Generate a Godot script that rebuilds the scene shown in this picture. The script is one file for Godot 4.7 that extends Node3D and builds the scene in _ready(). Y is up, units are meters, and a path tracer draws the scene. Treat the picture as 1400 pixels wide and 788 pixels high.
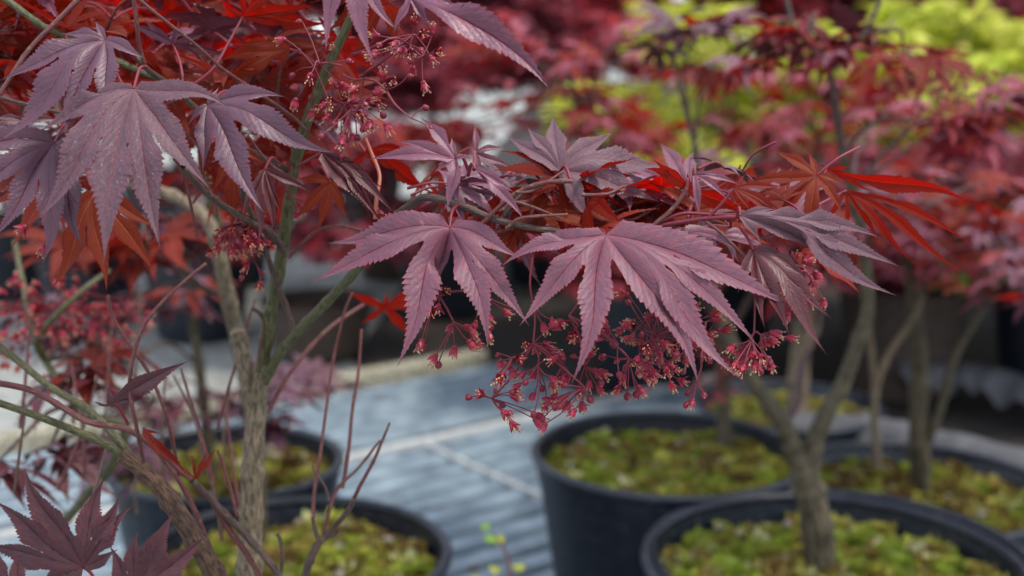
extends Node3D
# A nursery of potted red Japanese maples seen from knee height, in soft overcast light.

const F := 1700.0        # focal length in pixels of a 1400 pixel wide picture
const PITCH := 11.1      # degrees the camera looks down
const CAM := Vector3(0, 0.87, 0)

var cam_basis := Basis(Vector3.RIGHT, deg_to_rad(-PITCH))
var rng := RandomNumberGenerator.new()
var counts := {}
var M := {}              # materials
var leaf_protos := []    # coarse leaves for the trees behind
var flower_protos := []
var bud_protos := []
var moss_protos := []


# ---------------------------------------------------------------- geometry helpers
class MB:
	var v := PackedVector3Array()
	var uv := PackedVector2Array()
	var c := PackedColorArray()
	var ix := PackedInt32Array()

	func add(p: Vector3, t := Vector2.ZERO, col := Color.WHITE) -> int:
		v.append(p)
		uv.append(t)
		c.append(col)
		return v.size() - 1

	func tri(a: int, b: int, d: int) -> void:
		ix.append(a)
		ix.append(b)
		ix.append(d)

	func quad(a: int, b: int, d: int, e: int) -> void:
		tri(a, b, d)
		tri(a, d, e)

	# smooth normals; vertices at the same place share one when merge is on
	func mesh(origin := Vector3.ZERO, merge := false, colors := false) -> ArrayMesh:
		var n := PackedVector3Array()
		n.resize(v.size())
		var map := PackedInt32Array()
		map.resize(v.size())
		var seen := {}
		for i in v.size():
			map[i] = i
			if merge:
				var key := Vector3i(v[i] * 40000.0)
				if seen.has(key):
					map[i] = seen[key]
				else:
					seen[key] = i
		for k in range(0, ix.size(), 3):
			var a := v[ix[k]]
			var fn := (v[ix[k + 2]] - a).cross(v[ix[k + 1]] - a)
			for q in 3:
				n[map[ix[k + q]]] += fn
		for i in v.size():
			n[i] = n[map[i]]
		for i in v.size():
			n[i] = n[i].normalized() if n[i].length_squared() > 1e-20 else Vector3.UP
			v[i] -= origin
		var arr := []
		arr.resize(Mesh.ARRAY_MAX)
		arr[Mesh.ARRAY_VERTEX] = v
		arr[Mesh.ARRAY_NORMAL] = n
		arr[Mesh.ARRAY_TEX_UV] = uv
		if colors:
			arr[Mesh.ARRAY_COLOR] = c
		arr[Mesh.ARRAY_INDEX] = ix
		var m := ArrayMesh.new()
		m.add_surface_from_arrays(Mesh.PRIMITIVE_TRIANGLES, arr)
		return m


func at(px: float, py: float, depth: float) -> Vector3:
	return CAM + cam_basis * (Vector3((px - 700.0) / F, -(py - 394.0) / F, -1.0) * depth)


func numbered(parent: Node, called: String) -> String:
	var key := str(parent.get_instance_id()) + called
	counts[key] = counts.get(key, -1) + 1
	return called if counts[key] == 0 else "%s_%03d" % [called, counts[key]]


func thing(called: String, label: String, category: String, where: Vector3, group := "") -> Node3D:
	var o := Node3D.new()
	o.name = numbered(self, called)
	o.position = where
	add_child(o, true)
	o.set_meta("label", label)
	o.set_meta("category", category)
	if group:
		o.set_meta("group", group)
	return o


func part(called: String, mesh: Mesh, mat: Material, parent: Node, pos := Vector3.ZERO) -> MeshInstance3D:
	var o := MeshInstance3D.new()
	o.name = numbered(parent, called)
	o.mesh = mesh
	o.material_override = mat
	o.position = pos
	parent.add_child(o, true)
	return o


func rnd(a: float, b: float) -> float:
	return rng.randf_range(a, b)


func spline(pts: Array, rad: Array, per: int) -> Array:
	var p2 := []
	var r2 := []
	for i in pts.size() - 1:
		var a: Vector3 = pts[maxi(i - 1, 0)]
		var b: Vector3 = pts[i]
		var d: Vector3 = pts[i + 1]
		var e: Vector3 = pts[mini(i + 2, pts.size() - 1)]
		for k in per:
			var t := float(k) / per
			p2.append(b.cubic_interpolate(d, a, e, t))
			r2.append(lerpf(rad[i], rad[i + 1], t))
	p2.append(pts[-1])
	r2.append(rad[-1])
	return [p2, r2]


# a tapered tube along a smooth curve; rough is the relative unevenness of its skin, nodes the distance between its swollen joints
func tube(m: MB, pts: Array, rad: Array, sides := 8, per := 4, rough := 0.0, nodes := 0.0, col := Color.WHITE) -> void:
	var s := spline(pts, rad, per)
	var p: Array = s[0]
	var r: Array = s[1]
	var nrm := Vector3.ZERO
	var dist := 0.0
	var next_node := nodes * rnd(0.4, 1.2)
	var first := m.v.size()
	for i in p.size():
		var tan: Vector3 = (p[mini(i + 1, p.size() - 1)] - p[maxi(i - 1, 0)]).normalized()
		if nrm == Vector3.ZERO:
			nrm = tan.cross(Vector3(0.31, 0.2, 0.93)).normalized()
		nrm = (nrm - tan * nrm.dot(tan)).normalized()
		var bin := tan.cross(nrm)
		if i > 0:
			dist += p[i].distance_to(p[i - 1])
		var swell := 1.0
		if nodes > 0.0 and dist > next_node:
			swell = rnd(1.12, 1.3)
			next_node = dist + nodes * rnd(0.6, 1.4)
		for j in sides + 1:
			var an := TAU * (j % sides) / sides
			var rr: float = r[i] * swell * (1.0 + (rough * sin(an * 3.0 + dist * 90.0) * 0.5 + rough * sin(an * 5.0 - dist * 41.0) * 0.5 if rough > 0.0 else 0.0))
			m.add(p[i] + (nrm * cos(an) + bin * sin(an)) * rr, Vector2(float(j) / sides, dist / maxf(r[0] * TAU, 0.002)), col)
	var w := sides + 1
	for i in p.size() - 1:
		for j in sides:
			var a := first + i * w + j
			m.quad(a, a + w, a + w + 1, a + 1)
	var e := m.add(p[-1], Vector2(0.5, 0), col)
	var last := first + (p.size() - 1) * w
	for j in sides:
		m.tri(e, last + j + 1, last + j)


func tube_part(called: String, parent: Node, mat: Material, pts: Array, rad: Array, sides := 8, per := 4, rough := 0.0, nodes := 0.0) -> MeshInstance3D:
	var m := MB.new()
	tube(m, pts, rad, sides, per, rough, nodes)
	var o: Vector3 = parent.position if parent.get_parent() == self else parent.position + parent.get_parent().position
	return part(called, m.mesh(o, true), mat, parent)


func lathe(m: MB, prof: Array, seg: int, wob := 0.0) -> void:
	var first := m.v.size()
	for i in prof.size():
		for j in seg + 1:
			var an := TAU * (j % seg) / seg
			var k := 1.0 + wob * sin(an * 2.0 + 0.7)
			m.add(Vector3(cos(an) * prof[i].x * k, prof[i].y, sin(an) * prof[i].x * k), Vector2(float(j) / seg, float(i) / prof.size()))
	var w := seg + 1
	for i in prof.size() - 1:
		for j in seg:
			var a := first + i * w + j
			m.quad(a, a + 1, a + w + 1, a + w)


# ---------------------------------------------------------------- leaves
func lobe_width(t: float) -> float:
	if t < 0.44:
		return 0.66 + 0.34 * sin(PI * 0.5 * t / 0.44)
	var u := (t - 0.44) / 0.56
	return pow(1.0 - u, 1.5) * (1.0 + 0.5 * u * (1.0 - u)) + 0.05 * (1.0 - u)


# tips are relative to the joint of the stalk and go round the leaf in order; n is the side that the lobes bulge to
func leaf_mesh(tips: Array, n: Vector3, opt := {}) -> ArrayMesh:
	var width: float = opt.get("width", 0.14)
	var fold: float = opt.get("fold", 0.30)
	var arch: float = opt.get("arch", 0.10)
	var teeth: int = opt.get("teeth", 22)
	var sinus: float = opt.get("sinus", 0.36)
	var sag: float = opt.get("sag", 0.09)
	var k := tips.size()
	var around := 0.0
	for i in k - 1:
		around += n.dot(tips[i].cross(tips[i + 1]))
	if around < 0.0:
		tips = tips.duplicate()
		tips.reverse()
	var ctrl := []
	var wid := []
	var curl := []
	for i in k:
		var T: Vector3 = tips[i]
		var side := n.cross(T).normalized()
		ctrl.append(T * 0.5 + n * arch * T.length() * rnd(0.6, 1.3) + side * T.length() * rnd(-0.08, 0.08) + Vector3.UP * sag * Vector2(T.x, T.z).length())
		curl.append((side * rnd(-0.035, 0.035) + n * rnd(-0.02, 0.05)) * T.length())
		wid.append(width * 0.92 * T.length() * rnd(0.86, 1.1))
	var mid := func(i: int, t: float) -> Vector3:
		return ctrl[i] * (2.0 * t * (1.0 - t)) + tips[i] * (t * t) + curl[i] * sin(TAU * t)
	var m := MB.new()
	for i in k:
		var L: float = tips[i].length()
		for sgn in [-1, 1]:
			var o: int = i + sgn
			var ti := 0.07
			var tk := 0.0
			if o >= 0 and o < k:
				var L2: float = tips[o].length()
				var apart: float = tips[i].angle_to(tips[o])
				# the blade is whole as far out as two neighbours still touch
				var sd := clampf(0.80 * (wid[i] + wid[o]) * 0.5 / sin(maxf(apart, 0.06) * 0.5) * sinus / 0.36, 0.16 * minf(L, L2), minf(0.36 * maxf(L, L2), 0.58 * minf(L, L2)))
				ti = sd / L
				tk = sd / L2
			var ts := []
			for j in 5:
				ts.append(ti * j / 4.0)
			var outer: int = teeth * 2
			for j in range(1, outer + 1):
				ts.append(lerpf(ti, 1.0, float(j) / outer))
			var tan_i: Vector3 = (mid.call(i, minf(ti + 0.05, 1.0)) - mid.call(i, ti)).normalized()
			var v0 := Vector3.ZERO
			var rows := []
			var jag := 1.0
			for j in ts.size():
				var t: float = ts[j]
				var c: Vector3 = mid.call(i, t)
				var tan: Vector3 = (mid.call(i, minf(t + 0.03, 1.0)) - mid.call(i, maxf(t - 0.03, 0.0))).normalized()
				var side: Vector3 = n.cross(tan).normalized() * sgn
				var nn := tan.cross(n.cross(tan)).normalized()
				var edge: Vector3
				var up := 0.0
				if j <= 4:
					if tk > 0.0:
						var c2: Vector3 = mid.call(o, tk * j / 4.0)
						edge = (c + c2) * 0.5
						up = fold * 0.5 * c.distance_to(c2)
					else:
						edge = c + side * wid[i] * lobe_width(t) * j / 4.0
						up = fold * (edge - c).length()
					if j == 4:
						v0 = edge - c
					edge += n * up
				else:
					var vv: Vector3 = v0.lerp(side * wid[i] * lobe_width(t), smoothstep(0.0, 0.3, (t - ti) / (1.0 - ti)))
					var kk := j - 4
					if teeth >= 6 and j < ts.size() - 1:
						if kk % 2 == 1:
							jag = rnd(0.03, 0.17) * lerpf(0.7, 2.2, t * t)
							vv *= 1.0 - jag
						else:
							vv *= rnd(0.97, 1.04)
							vv += tan * L * (1.0 - ti) / outer * rnd(0.5, 1.5)
					edge = c + vv
					up = fold * vv.length()
					edge += n.lerp(nn, smoothstep(0.0, 0.3, t - ti)).normalized() * up
				var half := c.lerp(edge, 0.5) + nn * (edge - c).length() * 0.09
				rows.append([m.add(c, Vector2(t, 0.5)), m.add(half, Vector2(t, 0.5 + 0.25 * sgn)), m.add(edge, Vector2(t, 0.5 + 0.5 * sgn))])
			for j in rows.size() - 1:
				for q in 2:
					if sgn > 0:
						m.quad(rows[j][q], rows[j][q + 1], rows[j + 1][q + 1], rows[j + 1][q])
					else:
						m.quad(rows[j][q], rows[j + 1][q], rows[j + 1][q + 1], rows[j][q + 1])
	return m.mesh(Vector3.ZERO, true)


func fan(axis: Vector3, n: Vector3, size: float, droop: float, jitter := 0.1) -> Array:
	var b := n.cross(axis).normalized()
	var out := []
	var an := [-122, -80, -39, 0, 39, 80, 122]
	var ln := [0.42, 0.72, 0.94, 1.0, 0.94, 0.72, 0.42]
	for i in 7:
		var a: float = deg_to_rad(an[i] + rnd(-60, 60) * jitter)
		var l: float = size * ln[i] * rnd(1.0 - jitter, 1.0 + jitter)
		out.append((axis * cos(a) + b * sin(a)) * l - n * droop * l * rnd(0.5, 1.4))
	return out


# a leaf of the tree in front, laid out by where its lobes end; g is how its blade leans away to the right and downwards
func fleaf(tree: Node3D, jx: float, jy: float, z: float, g: Vector2, mat: Material, tips: Array, stalk := [], opt := {}) -> void:
	var J := at(jx, jy, z)
	var n := cam_basis * Vector3(g.x, -g.y, 1.0).normalized()
	var rel := []
	var droop: float = opt.get("droop", 0.1)
	for t in tips:
		var X: float = (t[0] - jx) / F * z
		var Y: float = (t[1] - jy) / F * z
		var d: float = z + g.x * X + g.y * Y + droop * sqrt(X * X + Y * Y) * rnd(0.6, 1.3) + (t[2] * 0.01 if t.size() > 2 else 0.0)
		rel.append((at(t[0], t[1], d) - J) * 1.07)
	var o := part("leaf", leaf_mesh(rel, n, opt), mat, tree, J - tree.position)
	if stalk.size() > 0:
		var pts := [J]
		for s in stalk:
			pts.append(at(s[0], s[1], s[2]))
		if pts.size() == 2:
			pts.insert(1, (pts[0] + pts[1]) * 0.5 + Vector3(0, 0.004, 0))
		var rad := []
		for i in pts.size():
			rad.append(lerpf(0.0006, 0.0009, float(i) / (pts.size() - 1)))
		var m := MB.new()
		tube(m, pts, rad, 7, 5)
		part("petiole", m.mesh(J, true), M.petiole, o)


# leaves that fill a place in the crown in front, facing as leaves do: drooping outwards
func scatter(tree: Node3D, rect: Rect2, z0: float, z1: float, count: int, size: Vector2, mats: Array, tilt := 0.9, teeth := 9) -> void:
	for i in count:
		var z := rnd(z0, z1)
		var J := at(rnd(rect.position.x, rect.end.x), rnd(rect.position.y, rect.end.y), z)
		var n := (Vector3(0, 1, 0) + Vector3(rnd(-1, 1), rnd(-0.4, 0.4), rnd(-1, 1)) * tilt).normalized()
		var a := rnd(0, TAU)
		var axis := Vector3(cos(a), rnd(-0.9, 0.1), sin(a))
		axis = (axis - n * axis.dot(n)).normalized()
		var s := rnd(size.x, size.y)
		var o := part("leaf", leaf_mesh(fan(axis, n, s, rnd(0.1, 0.35)), n, {"teeth": teeth, "width": rnd(0.12, 0.16), "fold": rnd(0.15, 0.4)}), mats[rng.randi() % mats.size()], tree, J - tree.position)
		var m := MB.new()
		var back := -axis * s * rnd(0.5, 0.9)
		tube(m, [Vector3.ZERO, back * 0.5 + n * s * 0.03, back - n * s * 0.15], [0.0005, 0.0006, 0.0008], 5, 3)
		part("petiole", m.mesh(), M.petiole, o)


# ---------------------------------------------------------------- flowers
func petal(m: MB, dir: Vector3, up: Vector3, length: float, width: float, open: float, col: Color) -> void:
	var side := up.cross(dir).normalized()
	var rows := []
	for i in 5:
		var t := i / 4.0
		var lift := up * length * (t * 0.95) + dir * length * (0.18 + open * t * t + 0.25 * sin(PI * t * 0.6))
		var w: float = width * [0.45, 0.9, 1.0, 0.72, 0.08][i]
		var shade := col.lerp(Color(0.46, 0.07, 0.09), t * 0.25)
		rows.append([m.add(lift - side * w + dir * w * -0.35, Vector2(0, t), shade), m.add(lift, Vector2(0.5, t), shade), m.add(lift + side * w + dir * w * -0.35, Vector2(1, t), shade)])
	for i in 4:
		for q in 2:
			m.quad(rows[i][q], rows[i][q + 1], rows[i + 1][q + 1], rows[i + 1][q])


func flower_mesh(open: float) -> ArrayMesh:
	var m := MB.new()
	var red := Color(0.34, 0.008, 0.038)
	var up := Vector3.UP
	var turn := rnd(0, TAU)
	for k in 5:
		var a := turn + TAU * k / 5.0
		petal(m, Vector3(cos(a), 0, sin(a)), up, rnd(0.0030, 0.0036), 0.0010, open * rnd(0.6, 1.2), red * rnd(0.8, 1.15))
		a += TAU / 10.0
		petal(m, Vector3(cos(a), 0, sin(a)) * 0.8, up, rnd(0.0028, 0.0036), 0.0008, open * 0.6, Color(0.44, 0.016, 0.052) * rnd(0.8, 1.2))
	# the swollen base
	ball(m, Vector3(0, 0.0004, 0), Vector3(0.0012, 0.0010, 0.0012), red * 0.7, 7, 4)
	for k in 7:
		var a := rnd(0, TAU)
		var tip := Vector3(cos(a), 0, sin(a)) * rnd(0.0006, 0.0022) + up * rnd(0.0036, 0.0052)
		tube(m, [Vector3.ZERO, tip * 0.6, tip], [0.00013, 0.00013, 0.00013], 4, 2, 0.0, 0.0, Color(0.55, 0.22, 0.18))
		ball(m, tip, Vector3(0.00038, 0.00045, 0.00038), Color(0.52, 0.34, 0.16) if k % 2 else Color(0.42, 0.12, 0.10), 5, 3)
	return m.mesh(Vector3.ZERO, false, true)


func bud_mesh() -> ArrayMesh:
	var m := MB.new()
	var r := rnd(0.0014, 0.0019)
	ball(m, Vector3(0, r * 1.0, 0), Vector3(r, r * 1.15, r), Color(0.19, 0.008, 0.022) * rnd(0.8, 1.2), 10, 6, 0.09)
	ball(m, Vector3(0, r * 2.0, 0), Vector3(r * 0.35, r * 0.4, r * 0.35), Color(0.48, 0.10, 0.12), 6, 3)
	return m.mesh(Vector3.ZERO, true, true)


func ball(m: MB, c: Vector3, r: Vector3, col: Color, seg := 8, rings := 5, ribs := 0.0) -> void:
	var first := m.v.size()
	for i in rings + 1:
		var ph := PI * i / rings
		for j in seg + 1:
			var an := TAU * (j % seg) / seg
			var k := 1.0 + ribs * cos(an * 5.0)
			m.add(c + Vector3(sin(ph) * cos(an) * r.x * k, cos(ph) * r.y, sin(ph) * sin(an) * r.z * k), Vector2(float(j) / seg, float(i) / rings), col)
	var w := seg + 1
	for i in rings:
		for j in seg:
			var a := first + i * w + j
			m.quad(a, a + w, a + w + 1, a + 1)


# stem: where the main stalk comes from; hubs: where it branches; heads: where flowers hang ([x, y], a third number 1 for a bud). All on stalks.
func flower_cluster(tree: Node3D, stem: Array, hubs: Array, heads: Array, z: float, spread := 0.012, big := 1.0) -> void:
	var top := at(stem[0], stem[1], stem[2] if stem.size() > 2 else z)
	var c := Node3D.new()
	c.name = numbered(tree, "flower_cluster")
	c.position = top - tree.position
	tree.add_child(c, true)
	var m := MB.new()
	var hp := []
	var prev := top
	for h in hubs:
		var p := at(h[0], h[1], z + rnd(-spread, spread) * 0.5)
		tube(m, [prev, (prev + p) * 0.5 + Vector3(rnd(-1, 1), rnd(-1, 1), rnd(-1, 1)) * 0.002, p], [0.00062, 0.00052, 0.00045], 6, 4)
		hp.append(p)
		if h.size() > 2:
			prev = p
	var all := heads.duplicate()
	if heads.size() > 12:
		for f in heads:
			for extra in 1:
				if rng.randf() < 0.7:
					all.append([f[0] + rnd(-18, 18), f[1] + rnd(-16, 10)])
	for f in all:
		var p := at(f[0] + rnd(-1, 1), f[1] + rnd(-1, 1), z + rnd(-spread, spread))
		var best: Vector3 = hp[0]
		for h in hp:
			if h.distance_to(p) < best.distance_to(p):
				best = h
		var sag := Vector3(rnd(-1, 1), rnd(-1, 1), rnd(-1, 1)) * best.distance_to(p) * 0.08
		var mid := best.lerp(p, 0.55) + sag
		tube(m, [best, mid, p], [0.00036, 0.00027, 0.00032], 5, 3)
		var bud: bool = f.size() > 2 or rng.randf() < 0.26
		var fl := part("flower_bud" if bud else "flower", (bud_protos if bud else flower_protos)[rng.randi() % 6], M.flower, c)
		var dir := ((p - mid).normalized() + Vector3(rnd(-0.4, 0.4), rnd(-0.9, 0.1), rnd(-0.4, 0.5))).normalized()
		var x := dir.cross(Vector3(0.3, 0.1, 0.9)).normalized()
		fl.transform = Transform3D(Basis(x, dir, x.cross(dir)) * Basis.from_scale(Vector3.ONE * (rnd(0.75, 1.0) if bud else rnd(1.0, 1.3)) * big), p - top)
	part("stalk", m.mesh(top), M.stalk, c)


# a cluster whose heads fall at random inside an ellipse
func loose_cluster(tree: Node3D, stem: Array, cx: float, cy: float, rx: float, ry: float, count: int, z: float, big := 1.0) -> void:
	var hubs := []
	var heads := []
	for i in maxi(2, count / 6):
		hubs.append([cx + rnd(-0.5, 0.5) * rx, cy + rnd(-0.7, 0.3) * ry])
	for i in count:
		var a := rnd(0, TAU)
		var r := sqrt(rng.randf())
		heads.append([cx + cos(a) * rx * r, cy + sin(a) * ry * r])
	flower_cluster(tree, stem, hubs, heads, z, 0.02 * z / 0.57, big)


# ---------------------------------------------------------------- textures and materials
func vein_maps(base: Color, vein: Color, rim: Color, dust: float, variant := 0) -> Array:
	var w := 384
	var h := 192
	var no := FastNoiseLite.new()
	no.seed = 5 + variant * 7
	no.frequency = 0.02
	var fine := FastNoiseLite.new()
	fine.seed = 9 + variant * 11
	fine.frequency = 0.12
	var im := Image.create(w, h, false, Image.FORMAT_RGB8)
	var bump := Image.create(w, h, false, Image.FORMAT_RGB8)
	for y in h:
		for x in w:
			var u := float(x) / w
			var s := absf(float(y) / h - 0.5) * 2.0
			var n1 := no.get_noise_2d(x, y)
			var n2 := fine.get_noise_2d(x, y)
			var c := base * (1.0 + 0.22 * n1 + 0.08 * n2)
			# side veins leave the midrib forwards; fine ones between them
			var q := (u - s * 0.17 + 0.008 * n1) * 15.0
			var lat := absf(q - roundf(q))
			var latv := clampf(1.0 - lat / 0.055, 0.0, 1.0) * (1.0 - s * 0.5)
			var q2 := (u - s * 0.10 + 0.01 * n2) * 47.0
			var net := clampf(1.0 - absf(q2 - roundf(q2)) / 0.16, 0.0, 1.0)
			c = c.lerp(base * 0.55, latv * 0.6)
			c = c.lerp(base * 0.85, net * 0.2)
			var mr := clampf(1.0 - s / lerpf(0.055, 0.028, u), 0.0, 1.0)
			c = c.lerp(vein, pow(mr, 0.6) * 0.95)
			c = c.lerp(rim, smoothstep(0.84, 1.0, s) * 0.6 + smoothstep(0.16, 0.0, u) * 0.35)
			c = c.lerp(rim, clampf(n1 * 1.2 - 0.1, 0.0, 0.35))
			if variant > 0:
				# brown blemishes and a paler, worn patch
				var wear := no.get_noise_2d(x * 1.7 + 900.0, y * 1.7)
				c = c.lerp(Color(0.10, 0.05, 0.03), smoothstep(0.46, 0.56, wear) * 0.7)
				c = c.lerp(Color(0.24, 0.12, 0.14), smoothstep(0.30, 0.50, -wear) * 0.4)
			if n2 > 0.52 and n1 > -0.1:
				c = c.lerp(Color(0.75, 0.70, 0.72), dust)
			c.a = 1.0
			im.set_pixel(x, y, c.clamp().linear_to_srgb())
			var hgt := 0.55 + 0.10 * n1 + 0.06 * n2 + 0.14 * (0.5 - latv) - 0.25 * mr + 0.05 * cos(q * TAU)
			bump.set_pixel(x, y, Color(hgt, hgt, hgt))
	bump.bump_map_to_normal_map(6.0)
	return [ImageTexture.create_from_image(im), ImageTexture.create_from_image(bump)]


func leaf_material(called: String, maps: Array, tint: Color, back: Color, rough := 0.42, spec := 0.5) -> StandardMaterial3D:
	var m := StandardMaterial3D.new()
	m.resource_name = called
	m.albedo_texture = maps[0]
	m.albedo_color = tint
	m.normal_enabled = true
	m.normal_texture = maps[1]
	m.normal_scale = 1.1
	m.roughness = rough
	m.metallic_specular = spec
	m.backlight_enabled = true
	m.backlight = back
	m.cull_mode = BaseMaterial3D.CULL_DISABLED
	m.texture_repeat = false
	return m


func noise_tex(seed_: int, freq: float, ramp: Array, size := 512, normal := false, strength := 4.0, fractal := 5) -> NoiseTexture2D:
	var t := NoiseTexture2D.new()
	var n := FastNoiseLite.new()
	n.seed = seed_
	n.frequency = freq
	n.fractal_octaves = fractal
	t.noise = n
	t.width = size
	t.height = size
	t.seamless = true
	if normal:
		t.as_normal_map = true
		t.bump_strength = strength
	else:
		var g := Gradient.new()
		var off := PackedFloat32Array()
		var cols := PackedColorArray()
		for r in ramp:
			off.append(r[0])
			cols.append(r[1].linear_to_srgb())
		g.offsets = off
		g.colors = cols
		t.color_ramp = g
	return t


func tri_material(called: String, tex: Texture2D, scale: float, rough: float, nrm: Texture2D = null, nscale := 1.0) -> StandardMaterial3D:
	var m := StandardMaterial3D.new()
	m.resource_name = called
	m.albedo_texture = tex
	m.roughness = rough
	m.uv1_triplanar = true
	m.uv1_world_triplanar = true
	m.uv1_scale = Vector3.ONE * scale
	if nrm:
		m.normal_enabled = true
		m.normal_texture = nrm
		m.normal_scale = nscale
	return m


func bark_maps(dark: Color, mid: Color, light: Color) -> Array:
	var w := 128
	var h := 512
	var streak := FastNoiseLite.new()
	streak.seed = 21
	streak.frequency = 0.05
	var blot := FastNoiseLite.new()
	blot.seed = 33
	blot.frequency = 0.018
	var im := Image.create(w, h, false, Image.FORMAT_RGB8)
	var bump := Image.create(w, h, false, Image.FORMAT_RGB8)
	for y in h:
		for x in w:
			var a := TAU * x / w
			var cx := cos(a) * 20.0
			var cz := sin(a) * 20.0
			var s := streak.get_noise_3d(cx * 2.2, y * 0.30, cz * 2.2)
			var b := blot.get_noise_3d(cx, y, cz)
			var f := streak.get_noise_3d(cx * 5.0, y * 1.6 + 300.0, cz * 5.0)
			var c := mid.lerp(light, smoothstep(0.02, 0.38, s + 0.3 * f)).lerp(dark, smoothstep(0.05, 0.40, -s + 0.35 * f))
			c = c.lerp(Color(0.17, 0.17, 0.07), smoothstep(0.15, 0.45, b) * 0.5)
			im.set_pixel(x, y, c.clamp().linear_to_srgb())
			var hh := clampf(0.5 + 0.6 * s + 0.25 * f, 0.0, 1.0)
			bump.set_pixel(x, y, Color(hh, hh, hh))
	bump.bump_map_to_normal_map(5.0)
	return [ImageTexture.create_from_image(im), ImageTexture.create_from_image(bump)]


func uv_material(called: String, maps: Array, rough: float, vscale := 0.25, tint := Color.WHITE) -> StandardMaterial3D:
	var m := StandardMaterial3D.new()
	m.resource_name = called
	m.albedo_texture = maps[0]
	m.albedo_color = tint
	m.normal_enabled = true
	m.normal_texture = maps[1]
	m.roughness = rough
	m.uv1_scale = Vector3(1, vscale, 1)
	return m


func flat_material(called: String, lin: Color, rough: float, spec := 0.5) -> StandardMaterial3D:
	var m := StandardMaterial3D.new()
	m.resource_name = called
	m.albedo_color = lin.linear_to_srgb()
	m.roughness = rough
	m.metallic_specular = spec
	return m


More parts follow.
